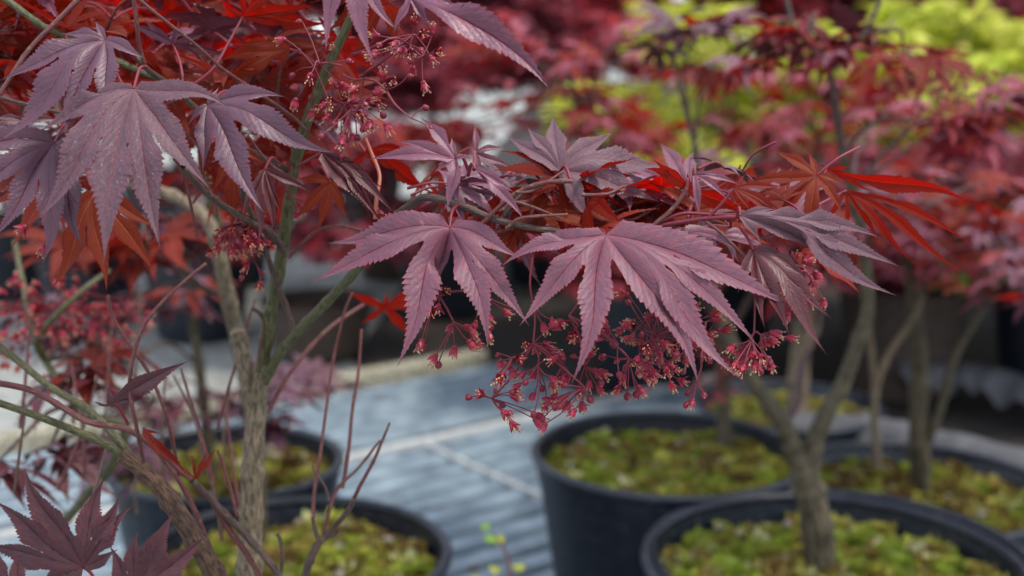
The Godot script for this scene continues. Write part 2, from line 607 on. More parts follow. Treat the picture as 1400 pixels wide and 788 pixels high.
func materials() -> void:
	var purple := vein_maps(Color(0.160, 0.058, 0.084), Color(0.15, 0.016, 0.024), Color(0.22, 0.040, 0.056), 0.12)
	var worn := vein_maps(Color(0.118, 0.058, 0.074), Color(0.19, 0.04, 0.045), Color(0.155, 0.045, 0.056), 0.45, 1)
	var red := vein_maps(Color(0.36, 0.050, 0.028), Color(0.66, 0.34, 0.18), Color(0.22, 0.022, 0.018), 0.0)
	var rust := vein_maps(Color(0.27, 0.052, 0.028), Color(0.42, 0.14, 0.07), Color(0.20, 0.020, 0.022), 0.0, 1)
	var dark := vein_maps(Color(0.088, 0.026, 0.034), Color(0.05, 0.010, 0.014), Color(0.15, 0.02, 0.025), 0.1)
	M.purple = leaf_material("purple_leaf", purple, Color(1, 1, 1), Color(0.24, 0.016, 0.012), 0.47, 0.44)
	M.mauve = leaf_material("mauve_leaf", purple, Color(1.0, 0.95, 1.0), Color(0.16, 0.014, 0.014), 0.40, 0.5)
	M.dusk = leaf_material("dusky_purple_leaf", purple, Color(0.78, 0.76, 0.82), Color(0.2, 0.014, 0.012), 0.42, 0.5)
	M.worn = leaf_material("worn_purple_leaf", worn, Color(1, 1, 1), Color(0.2, 0.015, 0.012), 0.52, 0.4)
	M.plum = leaf_material("plum_leaf", dark, Color(1, 1, 1), Color(0.18, 0.02, 0.02), 0.42)
	M.wine = leaf_material("wine_leaf", dark, Color(1.0, 0.80, 0.80), Color(0.5, 0.03, 0.03), 0.42)
	M.red = leaf_material("red_leaf", red, Color(1, 1, 1), Color(1.0, 0.22, 0.09), 0.55, 0.4)
	M.orange = leaf_material("orange_leaf", red, Color(0.9, 0.95, 0.8), Color(1.0, 0.42, 0.12), 0.55, 0.4)
	M.flame = leaf_material("flame_red_leaf", red, Color(1.0, 0.9, 0.8), Color(1.2, 0.26, 0.09), 0.55, 0.4)
	M.rust = leaf_material("rusty_red_leaf", rust, Color(1, 1, 1), Color(0.9, 0.26, 0.10), 0.5, 0.45)
	M.crimson = leaf_material("crimson_leaf", red, Color(0.88, 0.95, 1.0), Color(1.0, 0.11, 0.09), 0.55, 0.35)
	var green := vein_maps(Color(0.58, 0.60, 0.06), Color(0.40, 0.42, 0.10), Color(0.25, 0.24, 0.03), 0.0)
	var rose := vein_maps(Color(0.33, 0.078, 0.112), Color(0.36, 0.05, 0.06), Color(0.34, 0.04, 0.05), 0.0)
	M.rose = leaf_material("rose_leaf", rose, Color(1, 1, 1), Color(0.6, 0.07, 0.08), 0.55, 0.4)
	M.ruby = leaf_material("ruby_leaf", rose, Color(0.85, 0.62, 0.62), Color(0.8, 0.06, 0.06), 0.55, 0.35)
	M.green = leaf_material("yellow_green_leaf", green, Color(1, 1, 1), Color(0.9, 1.0, 0.12), 0.5)
	M.deep_green = leaf_material("green_leaf", green, Color(0.62, 0.80, 0.62), Color(0.45, 0.6, 0.12), 0.5)
	# the crowns behind that read as one mass: tinted copy by copy
	M.mass = leaf_material("far_leaf", purple, Color.WHITE, Color(0.8, 0.8, 0.8), 0.65, 0.3)
	M.mass.albedo_texture = null
	M.mass.normal_enabled = false
	M.mass.vertex_color_use_as_albedo = true
	M.flower = flat_material("flower", Color.WHITE, 0.4)
	M.flower.vertex_color_use_as_albedo = true
	M.flower.backlight_enabled = true
	M.flower.backlight = Color(0.4, 0.25, 0.25)
	M.flower.cull_mode = BaseMaterial3D.CULL_DISABLED
	M.stalk = flat_material("flower_stalk", Color(0.17, 0.013, 0.026), 0.5)
	M.petiole = flat_material("petiole", Color(0.19, 0.014, 0.028), 0.5)
	M.petiole_orange = flat_material("orange_petiole", Color(0.38, 0.10, 0.05), 0.4)
	var bark := bark_maps(Color(0.075, 0.055, 0.038), Color(0.17, 0.135, 0.10), Color(0.26, 0.215, 0.165))
	M.bark = uv_material("bark", bark, 0.85, 0.7, Color(1.0, 0.97, 0.90))
	M.old_bark = uv_material("blotched_bark", bark, 0.85, 0.5, Color(0.70, 0.70, 0.61))
	M.cane = uv_material("cane_bark", bark, 0.75, 0.7, Color(0.80, 0.66, 0.60))
	M.green_stem = uv_material("green_stem", bark_maps(Color(0.034, 0.030, 0.012), Color(0.080, 0.076, 0.022), Color(0.125, 0.110, 0.045)), 0.5, 0.4)
	M.twig = uv_material("brown_twig", bark_maps(Color(0.03, 0.016, 0.014), Color(0.075, 0.036, 0.030), Color(0.13, 0.075, 0.055)), 0.55, 0.15)
	M.red_twig = uv_material("red_twig", bark_maps(Color(0.06, 0.014, 0.014), Color(0.14, 0.030, 0.030), Color(0.19, 0.06, 0.05)), 0.5, 0.15)
	M.cut = flat_material("cut_wood", Color(0.30, 0.22, 0.14), 0.85)
	M.pot = tri_material("black_plastic", noise_tex(4, 0.02, [[0.0, Color(0.004, 0.007, 0.014)], [0.56, Color(0.007, 0.011, 0.021)], [0.72, Color(0.018, 0.022, 0.030)], [1.0, Color(0.075, 0.066, 0.055)]]), 5.0, 0.42, noise_tex(6, 0.05, [], 256, true, 2.0), 0.3)
	M.soil = tri_material("soil", noise_tex(8, 0.04, [[0.0, Color(0.015, 0.010, 0.007)], [0.5, Color(0.06, 0.04, 0.028)], [0.75, Color(0.16, 0.10, 0.06)], [1.0, Color(0.30, 0.24, 0.17)]]), 8.0, 0.95, noise_tex(8, 0.04, [], 512, true, 8.0))
	M.moss_ground = tri_material("moss_bed", noise_tex(12, 0.016, [[0.0, Color(0.05, 0.035, 0.02)], [0.3, Color(0.10, 0.08, 0.03)], [0.46, Color(0.22, 0.23, 0.03)], [0.66, Color(0.34, 0.38, 0.05)], [1.0, Color(0.24, 0.32, 0.035)]]), 6.0, 0.95, noise_tex(13, 0.06, [], 512, true, 8.0))
	M.moss = flat_material("moss", Color.WHITE, 0.9, 0.3)
	M.moss.vertex_color_use_as_albedo = true
	M.moss.backlight_enabled = true
	M.moss.backlight = Color(0.5, 0.5, 0.3)
	M.moss.cull_mode = BaseMaterial3D.CULL_DISABLED
	M.sheet = tri_material("ribbed_sheet", noise_tex(15, 0.008, [[0.0, Color(0.075, 0.100, 0.120)], [0.42, Color(0.150, 0.200, 0.230)], [0.6, Color(0.205, 0.270, 0.305)], [1.0, Color(0.33, 0.39, 0.41)]], 1024), 1.3, 0.42, noise_tex(16, 0.03, [], 512, true, 1.5), 0.3)
	M.white = tri_material("white_batten", noise_tex(17, 0.02, [[0.0, Color(0.24, 0.25, 0.24)], [0.5, Color(0.44, 0.46, 0.44)], [1.0, Color(0.60, 0.61, 0.58)]]), 4.0, 0.6)
	M.kerb = tri_material("kerb", noise_tex(18, 0.03, [[0.0, Color(0.06, 0.05, 0.03)], [0.36, Color(0.16, 0.14, 0.06)], [0.5, Color(0.36, 0.34, 0.26)], [1.0, Color(0.58, 0.55, 0.46)]]), 4.0, 0.85, noise_tex(19, 0.05, [], 256, true, 4.0))
	M.ground = tri_material("pale_concrete", noise_tex(20, 0.01, [[0.0, Color(0.16, 0.17, 0.15)], [0.45, Color(0.28, 0.29, 0.26)], [1.0, Color(0.40, 0.41, 0.37)]], 1024), 0.7, 0.8, noise_tex(22, 0.05, [], 512, true, 3.0))
	M.mulch = tri_material("mulch", noise_tex(23, 0.04, [[0.0, Color(0.008, 0.006, 0.005)], [0.55, Color(0.020, 0.015, 0.011)], [1.0, Color(0.09, 0.06, 0.04)]]), 3.0, 0.95, noise_tex(24, 0.06, [], 512, true, 8.0))
	M.cloth = tri_material("ground_cloth", noise_tex(25, 0.02, [[0.0, Color(0.05, 0.05, 0.054)], [0.5, Color(0.085, 0.085, 0.09)], [1.0, Color(0.12, 0.118, 0.118)]]), 3.0, 0.8, noise_tex(26, 0.08, [], 256, true, 3.0))
	M.clay = tri_material("clay", noise_tex(27, 0.02, [[0.0, Color(0.03, 0.02, 0.014)], [0.5, Color(0.06, 0.042, 0.03)], [1.0, Color(0.11, 0.08, 0.06)]]), 4.0, 0.85)
	M.dry = leaf_material("dry_leaf", red, Color(0.62, 0.9, 0.9), Color(0.2, 0.1, 0.03), 0.7)
	M.pebble = tri_material("pebble", noise_tex(28, 0.03, [[0.0, Color(0.12, 0.10, 0.08)], [1.0, Color(0.36, 0.32, 0.26)]]), 9.0, 0.8)


# ---------------------------------------------------------------- pots
# moss: 0 bare soil to 1 all moss; hue: 0 green, 1 brown and yellow
func pot(x: float, z: float, r: float, h: float, label: String, mat: Material, moss := 0.8, hue := 0.3, tufts := 1800, fill := true, lean := 0.0) -> Node3D:
	var lift := 0.035 if z > -2.6 else 0.0     # the front pots stand on the ribs of the sheets
	h -= lift
	var t := thing("plant_pot", label, "pot", Vector3(x, lift, z), "black plastic nursery pots" if mat == M.pot else "")
	t.rotation.x = lean
	var w := MB.new()
	lathe(w, [Vector2(0.001, 0.004), Vector2(r * 0.74, 0.004), Vector2(r * 0.76, 0.012), Vector2(r * 0.79, h * 0.2), Vector2(r * 0.795, h * 0.2), Vector2(r * 0.945, h * 0.86), Vector2(r * 0.955, h * 0.865), Vector2(r * 0.972, h * 0.975)], 64, 0.006)
	var iw := MB.new()
	lathe(iw, [Vector2(r * 0.955, h * 0.975), Vector2(r * 0.945, h * 0.90), Vector2(r * 0.90, h * 0.80), Vector2(r * 0.80, h * 0.25), Vector2(r * 0.001, h * 0.22)], 64, 0.006)
	part("wall", w.mesh(), mat, t)
	part("inner_wall", iw.mesh(), mat, t)
	var rim := MB.new()
	var prof := []
	for k in 13:
		var a := TAU * k / 12.0
		prof.append(Vector2(r * 0.975 + cos(a) * 0.0062, h + sin(a) * 0.0065 - 0.004))
	lathe(rim, prof, 72, 0.006)
	part("rim", rim.mesh(Vector3.ZERO, true), mat, t)
	if not fill:
		return t
	# the bed of soil and moss, lumpy
	var no := FastNoiseLite.new()
	no.seed = int(x * 1000.0) + 77
	no.frequency = 14.0
	var hgt := func(px: float, pz: float) -> float:
		return h - 0.034 + no.get_noise_2d(px, pz) * 0.018 + no.get_noise_2d(px * 3.1 + 5.0, pz * 3.1) * 0.008 + 0.012 * (1.0 - (px * px + pz * pz) / (r * r))
	var bed := MB.new()
	var rings := 22
	for i in rings + 1:
		for j in 49:
			var a := TAU * (j % 48) / 48.0
			var rr: float = r * 0.90 * maxf(float(i) / rings, 0.002)
			bed.add(Vector3(cos(a) * rr, hgt.call(cos(a) * rr, sin(a) * rr), sin(a) * rr))
	for i in rings:
		for j in 48:
			var q := i * 49 + j
			bed.quad(q, q + 1, q + 50, q + 49)
	part("soil", bed.mesh(Vector3.ZERO, true), M.moss_ground if moss > 0.4 else M.soil, t)
	if tufts > 0:
		var mm := MultiMesh.new()
		mm.transform_format = MultiMesh.TRANSFORM_3D
		mm.use_colors = true
		mm.mesh = moss_protos[0]
		var list := []
		var patch := FastNoiseLite.new()
		patch.seed = int(z * 1000.0) + 5
		patch.frequency = 17.0
		for i in tufts:
			var a := rnd(0, TAU)
			var rr := r * 0.89 * sqrt(rng.randf())
			var px := cos(a) * rr
			var pz := sin(a) * rr
			var q := patch.get_noise_2d(px, pz) + rnd(-0.12, 0.12)
			if q < 0.5 - moss - 0.25:
				continue
			var green := Color(0.32, 0.40, 0.05)
			var yellow := Color(0.56, 0.52, 0.10)
			var brown := Color(0.24, 0.15, 0.05)
			var k := clampf(0.62 + q * 1.7 - hue * 0.6 + rnd(-0.3, 0.3), 0.0, 1.0)
			var col := brown.lerp(yellow, smoothstep(0.0, 0.4, k)).lerp(green, smoothstep(0.38, 0.85, k)) * rnd(0.5, 1.15)
			var s := rnd(0.4, 1.0) * (1.6 if rng.randf() < 0.08 else 1.0)
			col = col.lerp(Color(0.62, 0.60, 0.34), 0.8 if rng.randf() < 0.06 else 0.0)
			list.append([Transform3D(Basis(Vector3.UP, rnd(0, TAU)) * Basis.from_scale(Vector3(s, s * rnd(0.6, 1.3), s)), Vector3(px, hgt.call(px, pz) - 0.002, pz)), col])
		mm.instance_count = list.size()
		for i in list.size():
			mm.set_instance_transform(i, list[i][0])
			mm.set_instance_color(i, list[i][1])
		var mi := MultiMeshInstance3D.new()
		mi.name = "moss"
		mi.multimesh = mm
		mi.material_override = M.moss
		mi.set_meta("kind", "stuff")
		t.add_child(mi, true)
		for i in 9:
			var a := rnd(0, TAU)
			var rr := r * 0.88 * sqrt(rng.randf())
			var pm := MB.new()
			ball(pm, Vector3.ZERO, Vector3(rnd(0.004, 0.009), rnd(0.003, 0.005), rnd(0.004, 0.008)), Color.WHITE, 8, 5, rnd(0.02, 0.1))
			part("pebble", pm.mesh(Vector3.ZERO, true), M.pebble, t, Vector3(cos(a) * rr, hgt.call(cos(a) * rr, sin(a) * rr) + 0.008, sin(a) * rr))
	return t


func moss_proto() -> ArrayMesh:
	# a little cushion of short pointed shoots
	var m := MB.new()
	for i in 13:
		var a := rnd(0, TAU)
		var rr := 0.0065 * sqrt(rng.randf())
		var b := Vector3(cos(a) * rr, 0, sin(a) * rr)
		var tip := b * 1.7 + Vector3(rnd(-0.002, 0.002), rnd(0.006, 0.011), rnd(-0.002, 0.002))
		var s := Vector3(sin(a), 0, -cos(a)) * 0.0022
		var o := Vector3(cos(a), 0.3, sin(a)) * 0.0022
		var v0 := m.add(b - s)
		var v1 := m.add(b + s)
		var v2 := m.add((b + tip) * 0.5 + s * 1.2 + o)
		var v3 := m.add((b + tip) * 0.5 - s * 1.2 + o)
		var v4 := m.add(tip)
		m.quad(v0, v1, v2, v3)
		m.tri(v3, v2, v4)
	return m.mesh(Vector3.ZERO, false)


# ---------------------------------------------------------------- trees behind
func limb(tree: Node3D, called: String, mat: Material, pts: Array, r0: float, r1: float, sides := 9, rough := 0.05, nodes := 0.05) -> Array:
	var w := []
	var rad := []
	for i in pts.size():
		w.append(pts[i] if pts[i] is Vector3 else at(pts[i][0], pts[i][1], pts[i][2]))
		rad.append(lerpf(r0, r1, float(i) / (pts.size() - 1)))
	tube_part(called, tree, mat, w, rad, sides, 6, rough, nodes)
	return w


# leaves (and the twigs that carry them) inside an ellipsoid round c; wood: points of the limbs that the twigs leave from
func crown(tree: Node3D, wood: Array, c: Vector3, r: Vector3, count: int, size: Vector2, mats: Array, mass := 0, tints := [], flat := 0.55) -> void:
	var ends := []
	var nt := maxi(2, count / 7)
	for i in nt:
		var d := Vector3(rnd(-1, 1), rnd(-1, 1), rnd(-1, 1)).normalized() * pow(rng.randf(), 0.5)
		ends.append(c + d * r)
		var from: Vector3 = wood[0]
		for w in wood:
			if w.distance_to(ends[-1]) < from.distance_to(ends[-1]):
				from = w
		var mid: Vector3 = from.lerp(ends[-1], 0.5) + Vector3(rnd(-0.02, 0.02), rnd(0.0, 0.04), rnd(-0.02, 0.02))
		tube_part("twig", tree, M.twig, [from, mid, ends[-1]], [0.0024, 0.0018, 0.001], 5, 4)
	for i in count + mass:
		var e: Vector3 = ends[rng.randi() % nt]
		var off := Vector3(rnd(-1, 1), rnd(-0.8, 0.5), rnd(-1, 1)) * r * 0.36
		var p := e + off
		var n := (Vector3(0, 1, 0) + Vector3(rnd(-1, 1), rnd(-0.3, 0.3), rnd(-1, 1)) * flat).normalized()
		var out := (p - c).normalized() + Vector3(rnd(-0.7, 0.7), rnd(-0.9, 0.0), rnd(-0.7, 0.7))
		var axis := (out - n * out.dot(n)).normalized()
		var s := rnd(size.x, size.y)
		var tr := Transform3D(Basis(axis * s, n * s, axis.cross(n) * s), p - tree.position)
		if i < count:
			var o := part("leaf", leaf_protos[rng.randi() % leaf_protos.size()], mats[rng.randi() % mats.size()], tree)
			o.transform = tr
		else:
			if not tree.has_meta("mass"):
				tree.set_meta("mass", [])
			tree.get_meta("mass").append([tr, tints[rng.randi() % tints.size()] * rnd(0.75, 1.2)])


# the leaves too many to pick apart, as one part
func finish_mass(tree: Node3D) -> void:
	if not tree.has_meta("mass"):
		return
	var list: Array = tree.get_meta("mass")
	tree.remove_meta("mass")
	var mm := MultiMesh.new()
	mm.transform_format = MultiMesh.TRANSFORM_3D
	mm.use_colors = true
	mm.mesh = leaf_protos[0]
	mm.instance_count = list.size()
	for i in list.size():
		mm.set_instance_transform(i, list[i][0])
		mm.set_instance_color(i, list[i][1])
	var mi := MultiMeshInstance3D.new()
	mi.name = "foliage"
	mi.multimesh = mm
	mi.material_override = M.mass
	mi.set_meta("kind", "stuff")
	tree.add_child(mi, true)


# a crown laid out by where it shows: centre, half width and half height in pixels of the photograph's width, depth and half depth in metres
func px_crown(tree: Node3D, wood: Array, cx: float, cy: float, z: float, rx: float, ry: float, rz: float, count: int, size: Vector2, mats: Array, flat := 0.55) -> void:
	crown(tree, wood, at(cx, cy, z), Vector3(rx / F * z, ry / F * z, rz), count, size, mats, 0, [], flat)


func potted(x: float, z: float, height: float, label: String, group: String, mats: Array, tints: Array, count: int, mass: int, width := 0.42, size := Vector2(0.04, 0.055), low := 0.55) -> void:
	var t := thing("maple_tree", label, "tree", Vector3(x, 0.26, z), group)
	var wood := []
	var top := Vector3(x + rnd(-0.08, 0.08), height * 0.62, z + rnd(-0.08, 0.08))
	wood += limb(t, "trunk", M.old_bark, [t.position, t.position.lerp(top, 0.5) + Vector3(rnd(-0.03, 0.03), 0, rnd(-0.03, 0.03)), top], 0.014, 0.008, 7, 0.05, 0.08)
	for k in 3:
		var a := rnd(0, TAU) + k * 2.1
		var e := Vector3(x + cos(a) * width * 0.6, height * rnd(0.78, 0.95), z + sin(a) * width * 0.6)
		wood += limb(t, "branch", M.twig, [top.lerp(t.position, rnd(0.0, 0.3)), top.lerp(e, 0.5) + Vector3(0, 0.04, 0), e], 0.006, 0.002, 6, 0.0, 0.0)
	crown(t, wood, Vector3(x, height * (1.0 + low) * 0.5, z), Vector3(width, height * (1.0 - low) * 0.5, width), count, size, mats, mass, tints, 0.7)
	finish_mass(t)


# ---------------------------------------------------------------- ground pieces
const U := Vector3(0.8, 0, -0.6)    # along the ribs of the sheets
const V := Vector3(0.6, 0, 0.8)     # across them, towards the camera


func ribbed(u0: float, u1: float, v0: float, v1: float, label: String) -> void:
	var pitch := 0.066
	var m := MB.new()
	var steps := int((v1 - v0) / pitch * 14.0)
	var o := U * (u0 + u1) * 0.5 + V * (v0 + v1) * 0.5
	for i in steps + 1:
		var v := lerpf(v0, v1, float(i) / steps)
		var y := 0.036 - 0.030 * smoothstep(0.25, 0.75, -cos(v / pitch * TAU))
		for j in 9:
			var u := lerpf(u0, u1, j / 8.0)
			m.add(U * u + V * v + Vector3(0, y + 0.0015 * sin(u * 5.0 + v * 3.0), 0))
	for i in steps:
		for j in 8:
			var a := i * 9 + j
			m.quad(a, a + 9, a + 10, a + 1)
	var t := part("corrugated_sheet", m.mesh(o), M.sheet, self, o)
	t.set_meta("label", label)
	t.set_meta("category", "sheet")


func beam(called: String, a: Vector3, b: Vector3, w: float, h: float, mat: Material, label: String, category: String) -> void:
	var m := MB.new()
	var d := (b - a).normalized()
	var s := d.cross(Vector3.UP).normalized()
	var c := minf(w, h) * 0.18
	var prof := [[-w / 2, 0.0], [-w / 2, h - c], [-w / 2 + c, h], [w / 2 - c, h], [w / 2, h - c], [w / 2, 0.0]]
	var n := 14
	for i in n + 1:
		var p := a.lerp(b, float(i) / n) + s * 0.003 * sin(i * 1.7)
		for q in prof:
			m.add(p + s * q[0] + Vector3(0, q[1], 0))
	for i in n:
		for j in 5:
			var k := i * 6 + j
			m.quad(k, k + 1, k + 7, k + 6)
	for e in [0, n * 6]:
		for j in range(1, 5):
			m.tri(e, e + j, e + j + 1)
	var o := (a + b) * 0.5
	var t := part(called, m.mesh(o), mat, self, o)
	t.set_meta("label", label)
	t.set_meta("category", category)


func sheet_of_ground(called: String, pts: Array, y: float, mat: Material) -> void:
	var m := MB.new()
	for p in pts:
		m.add(Vector3(p.x, y, p.y))
	for i in range(1, pts.size() - 1):
		m.tri(0, i, i + 1)
	var t := part(called, m.mesh(), mat, self)
	t.set_meta("kind", "structure")


func cloth_edge(pts: Array, width: float, height: float, label: String) -> void:
	# a strip of woven cloth that lies over a low bank and hangs down in front in a wavy hem
	var p: Array = spline(pts, pts.map(func(_q): return 1.0), 10)[0]
	var m := MB.new()
	for i in p.size():
		var d: Vector3 = (p[mini(i + 1, p.size() - 1)] - p[maxi(i - 1, 0)]).normalized()
		var s := d.cross(Vector3.UP).normalized()
		var wave := 0.012 * sin(i * 0.9) + 0.008 * sin(i * 0.37 + 1.0)
		for q in [[-width * 0.5, height - 0.03], [-width * 0.2, height], [width * 0.2, height + 0.004], [width * 0.45, height - 0.012], [width * 0.55, height - 0.045 + wave]]:
			m.add(p[i] + s * (q[0] + wave * 0.4) + Vector3(0, q[1] + wave * 0.3, 0))
	for i in p.size() - 1:
		for j in 4:
			var k := i * 5 + j
			m.quad(k, k + 5, k + 6, k + 1)
	var o: Vector3 = p[p.size() / 2]
	var t := part("ground_cloth", m.mesh(o, true), M.cloth, self, o)
	t.set_meta("label", label)
	t.set_meta("category", "ground cloth")


func _ready() -> void:
	rng.seed = 20240517
	# ---- camera, sky, sun, exposure
	var cam := Camera3D.new()
	cam.name = "camera"
	cam.position = CAM
	cam.basis = cam_basis
	var lens := CameraAttributesPhysical.new()
	lens.frustum_focal_length = 12.0 * F / 393.75
	lens.exposure_aperture = 8.0
	lens.frustum_focus_distance = 0.565
	lens.frustum_near = 0.02
	lens.frustum_far = 400.0
	cam.attributes = lens
	add_child(cam)
	cam.current = true
	print("fov ", cam.fov, " near ", cam.near, " far ", cam.far)
	var env := Environment.new()
	env.background_mode = Environment.BG_SKY
	var sky := Sky.new()
	var sm := ProceduralSkyMaterial.new()
	sm.sky_top_color = Color(0.83, 0.88, 0.97)
	sm.sky_horizon_color = Color(0.86, 0.87, 0.90)
	sm.sky_curve = 0.15
	sm.ground_horizon_color = Color(0.5, 0.5, 0.48)
	sm.ground_bottom_color = Color(0.3, 0.3, 0.28)
	sm.sun_angle_max = 0.0
	sky.sky_material = sm
	env.sky = sky
	env.tonemap_mode = Environment.TONE_MAPPER_LINEAR
	env.tonemap_exposure = 1.72
	env.sdfgi_enabled = true
	env.ssao_enabled = true
	env.ssil_enabled = true
	var we := WorldEnvironment.new()
	we.name = "environment"
	we.environment = env
	add_child(we)
	var sun := DirectionalLight3D.new()
	sun.name = "sun"
	sun.light_energy = 0.6
	sun.light_angular_distance = 12.0
	sun.light_color = Color(1.0, 0.97, 0.93)
	sun.shadow_enabled = true
	sun.rotation_degrees = Vector3(-66, 62, 0)
	add_child(sun)

	materials()
	for i in 8:
		leaf_protos.append(leaf_mesh(fan(Vector3.RIGHT, Vector3.UP, 1.0, rnd(0.12, 0.4), 0.12), Vector3.UP, {"teeth": 7, "width": rnd(0.125, 0.165), "fold": rnd(0.1, 0.35)}))
	for i in 6:
		flower_protos.append(flower_mesh(rnd(0.1, 0.6)))
		bud_protos.append(bud_mesh())
	moss_protos.append(moss_proto())
	setting()
	pots()
	trees_behind()
	front_tree()
	small_things()


func setting() -> void:
	sheet_of_ground("ground", [Vector2(-120, 20), Vector2(-120, -200), Vector2(120, -200), Vector2(120, 20)], -0.006, M.ground)
	# the dark bed on the right, behind the sheets
	sheet_of_ground("planting_bed", [Vector2(-0.45, -3.38), Vector2(0.75, -30), Vector2(60, -30), Vector2(60, -0.3), Vector2(0.5, -1.5)], -0.001, M.mulch)
	ribbed(-2.6, 1.355, -2.125, -0.1, "pale ribbed sheet left of the thin white strip, with the small pot on it")
	ribbed(1.385, 2.3, -2.125, -0.1, "pale ribbed sheet right of the thin white strip, under the three large pots")
	ribbed(-2.6, 1.9, -2.61, -2.19, "narrow ribbed sheet between the white joint and the pale kerb")
	beam("joint_batten", U * -2.6 - V * 2.157, U * 2.3 - V * 2.157, 0.026, 0.041, M.white, "broad white batten covering the joint across the ribbed sheets", "batten")
	beam("white_strip", U * 1.37 - V * 2.122, U * 1.37 - V * 0.1, 0.012, 0.042, M.white, "thin white strip running from the broad batten towards the pots", "strip")
	beam("kerb", U * -2.6 - V * 2.665, U * 1.9 - V * 2.665, 0.05, 0.06, M.kerb, "cream weathered kerb with moss along the far edge of the sheets", "kerb")
	cloth_edge([at(1060, 592, 2.5), at(1130, 580, 2.5), at(1220, 588, 2.45), at(1320, 604, 2.35), at(1450, 640, 2.2), at(1600, 700, 2.0)].map(func(p): return Vector3(p.x, 0, p.z)), 0.10, 0.14, "grey cloth strip curving round behind the rightmost pot")
	cloth_edge([at(1240, 502, 3.05), at(1290, 508, 3.0), at(1350, 525, 2.95), at(1420, 545, 2.85), at(1520, 580, 2.7)].map(func(p): return Vector3(p.x, 0, p.z)), 0.13, 0.115, "grey cloth strip with a wavy hem, farther back above a dark gap")


func pots() -> void:
	pot(0.348, -1.27, 0.205, 0.32, "black pot nearest the camera at the lower right, bright moss, forked trunk", M.pot, 0.98, 0.15, 6000)
	pot(0.368, -1.314, 0.214, 0.308, "outer black pot whose rim shows just behind the nearest pot", M.pot, 0.0, 0.0, 0, false)
	pot(0.215, -1.64, 0.187, 0.32, "large black pot in the middle with its dark side showing, green moss inside", M.pot, 0.92, 0.3, 4600)
	pot(0.625, -1.83, 0.215, 0.20, "black pot at the right edge with rusty brown moss", M.pot, 0.8, 0.85, 4200)
	pot(0.575, -2.48, 0.19, 0.14, "low black pot of the thick mossy trunk, behind the nearest pots", M.pot, 0.7, 0.7, 1200)
	pot(-0.24, -1.29, 0.172, 0.32, "small black pot at the lower left with yellow green moss behind the bare twig", M.pot, 0.95, 0.4, 4000)
	pot(-0.385, -1.60, 0.156, 0.32, "black pot behind the foreground trunk with brown and yellow moss", M.pot, 0.85, 0.8, 3000)
	pot(-0.17, -0.60, 0.15, 0.26, "black pot that the sharp foreground maple grows from", M.pot, 0.6, 0.5, 500)
	pot(-0.62, -1.02, 0.16, 0.28, "black pot of the blurred flowering maple at the left edge", M.pot, 0.6, 0.5, 500)


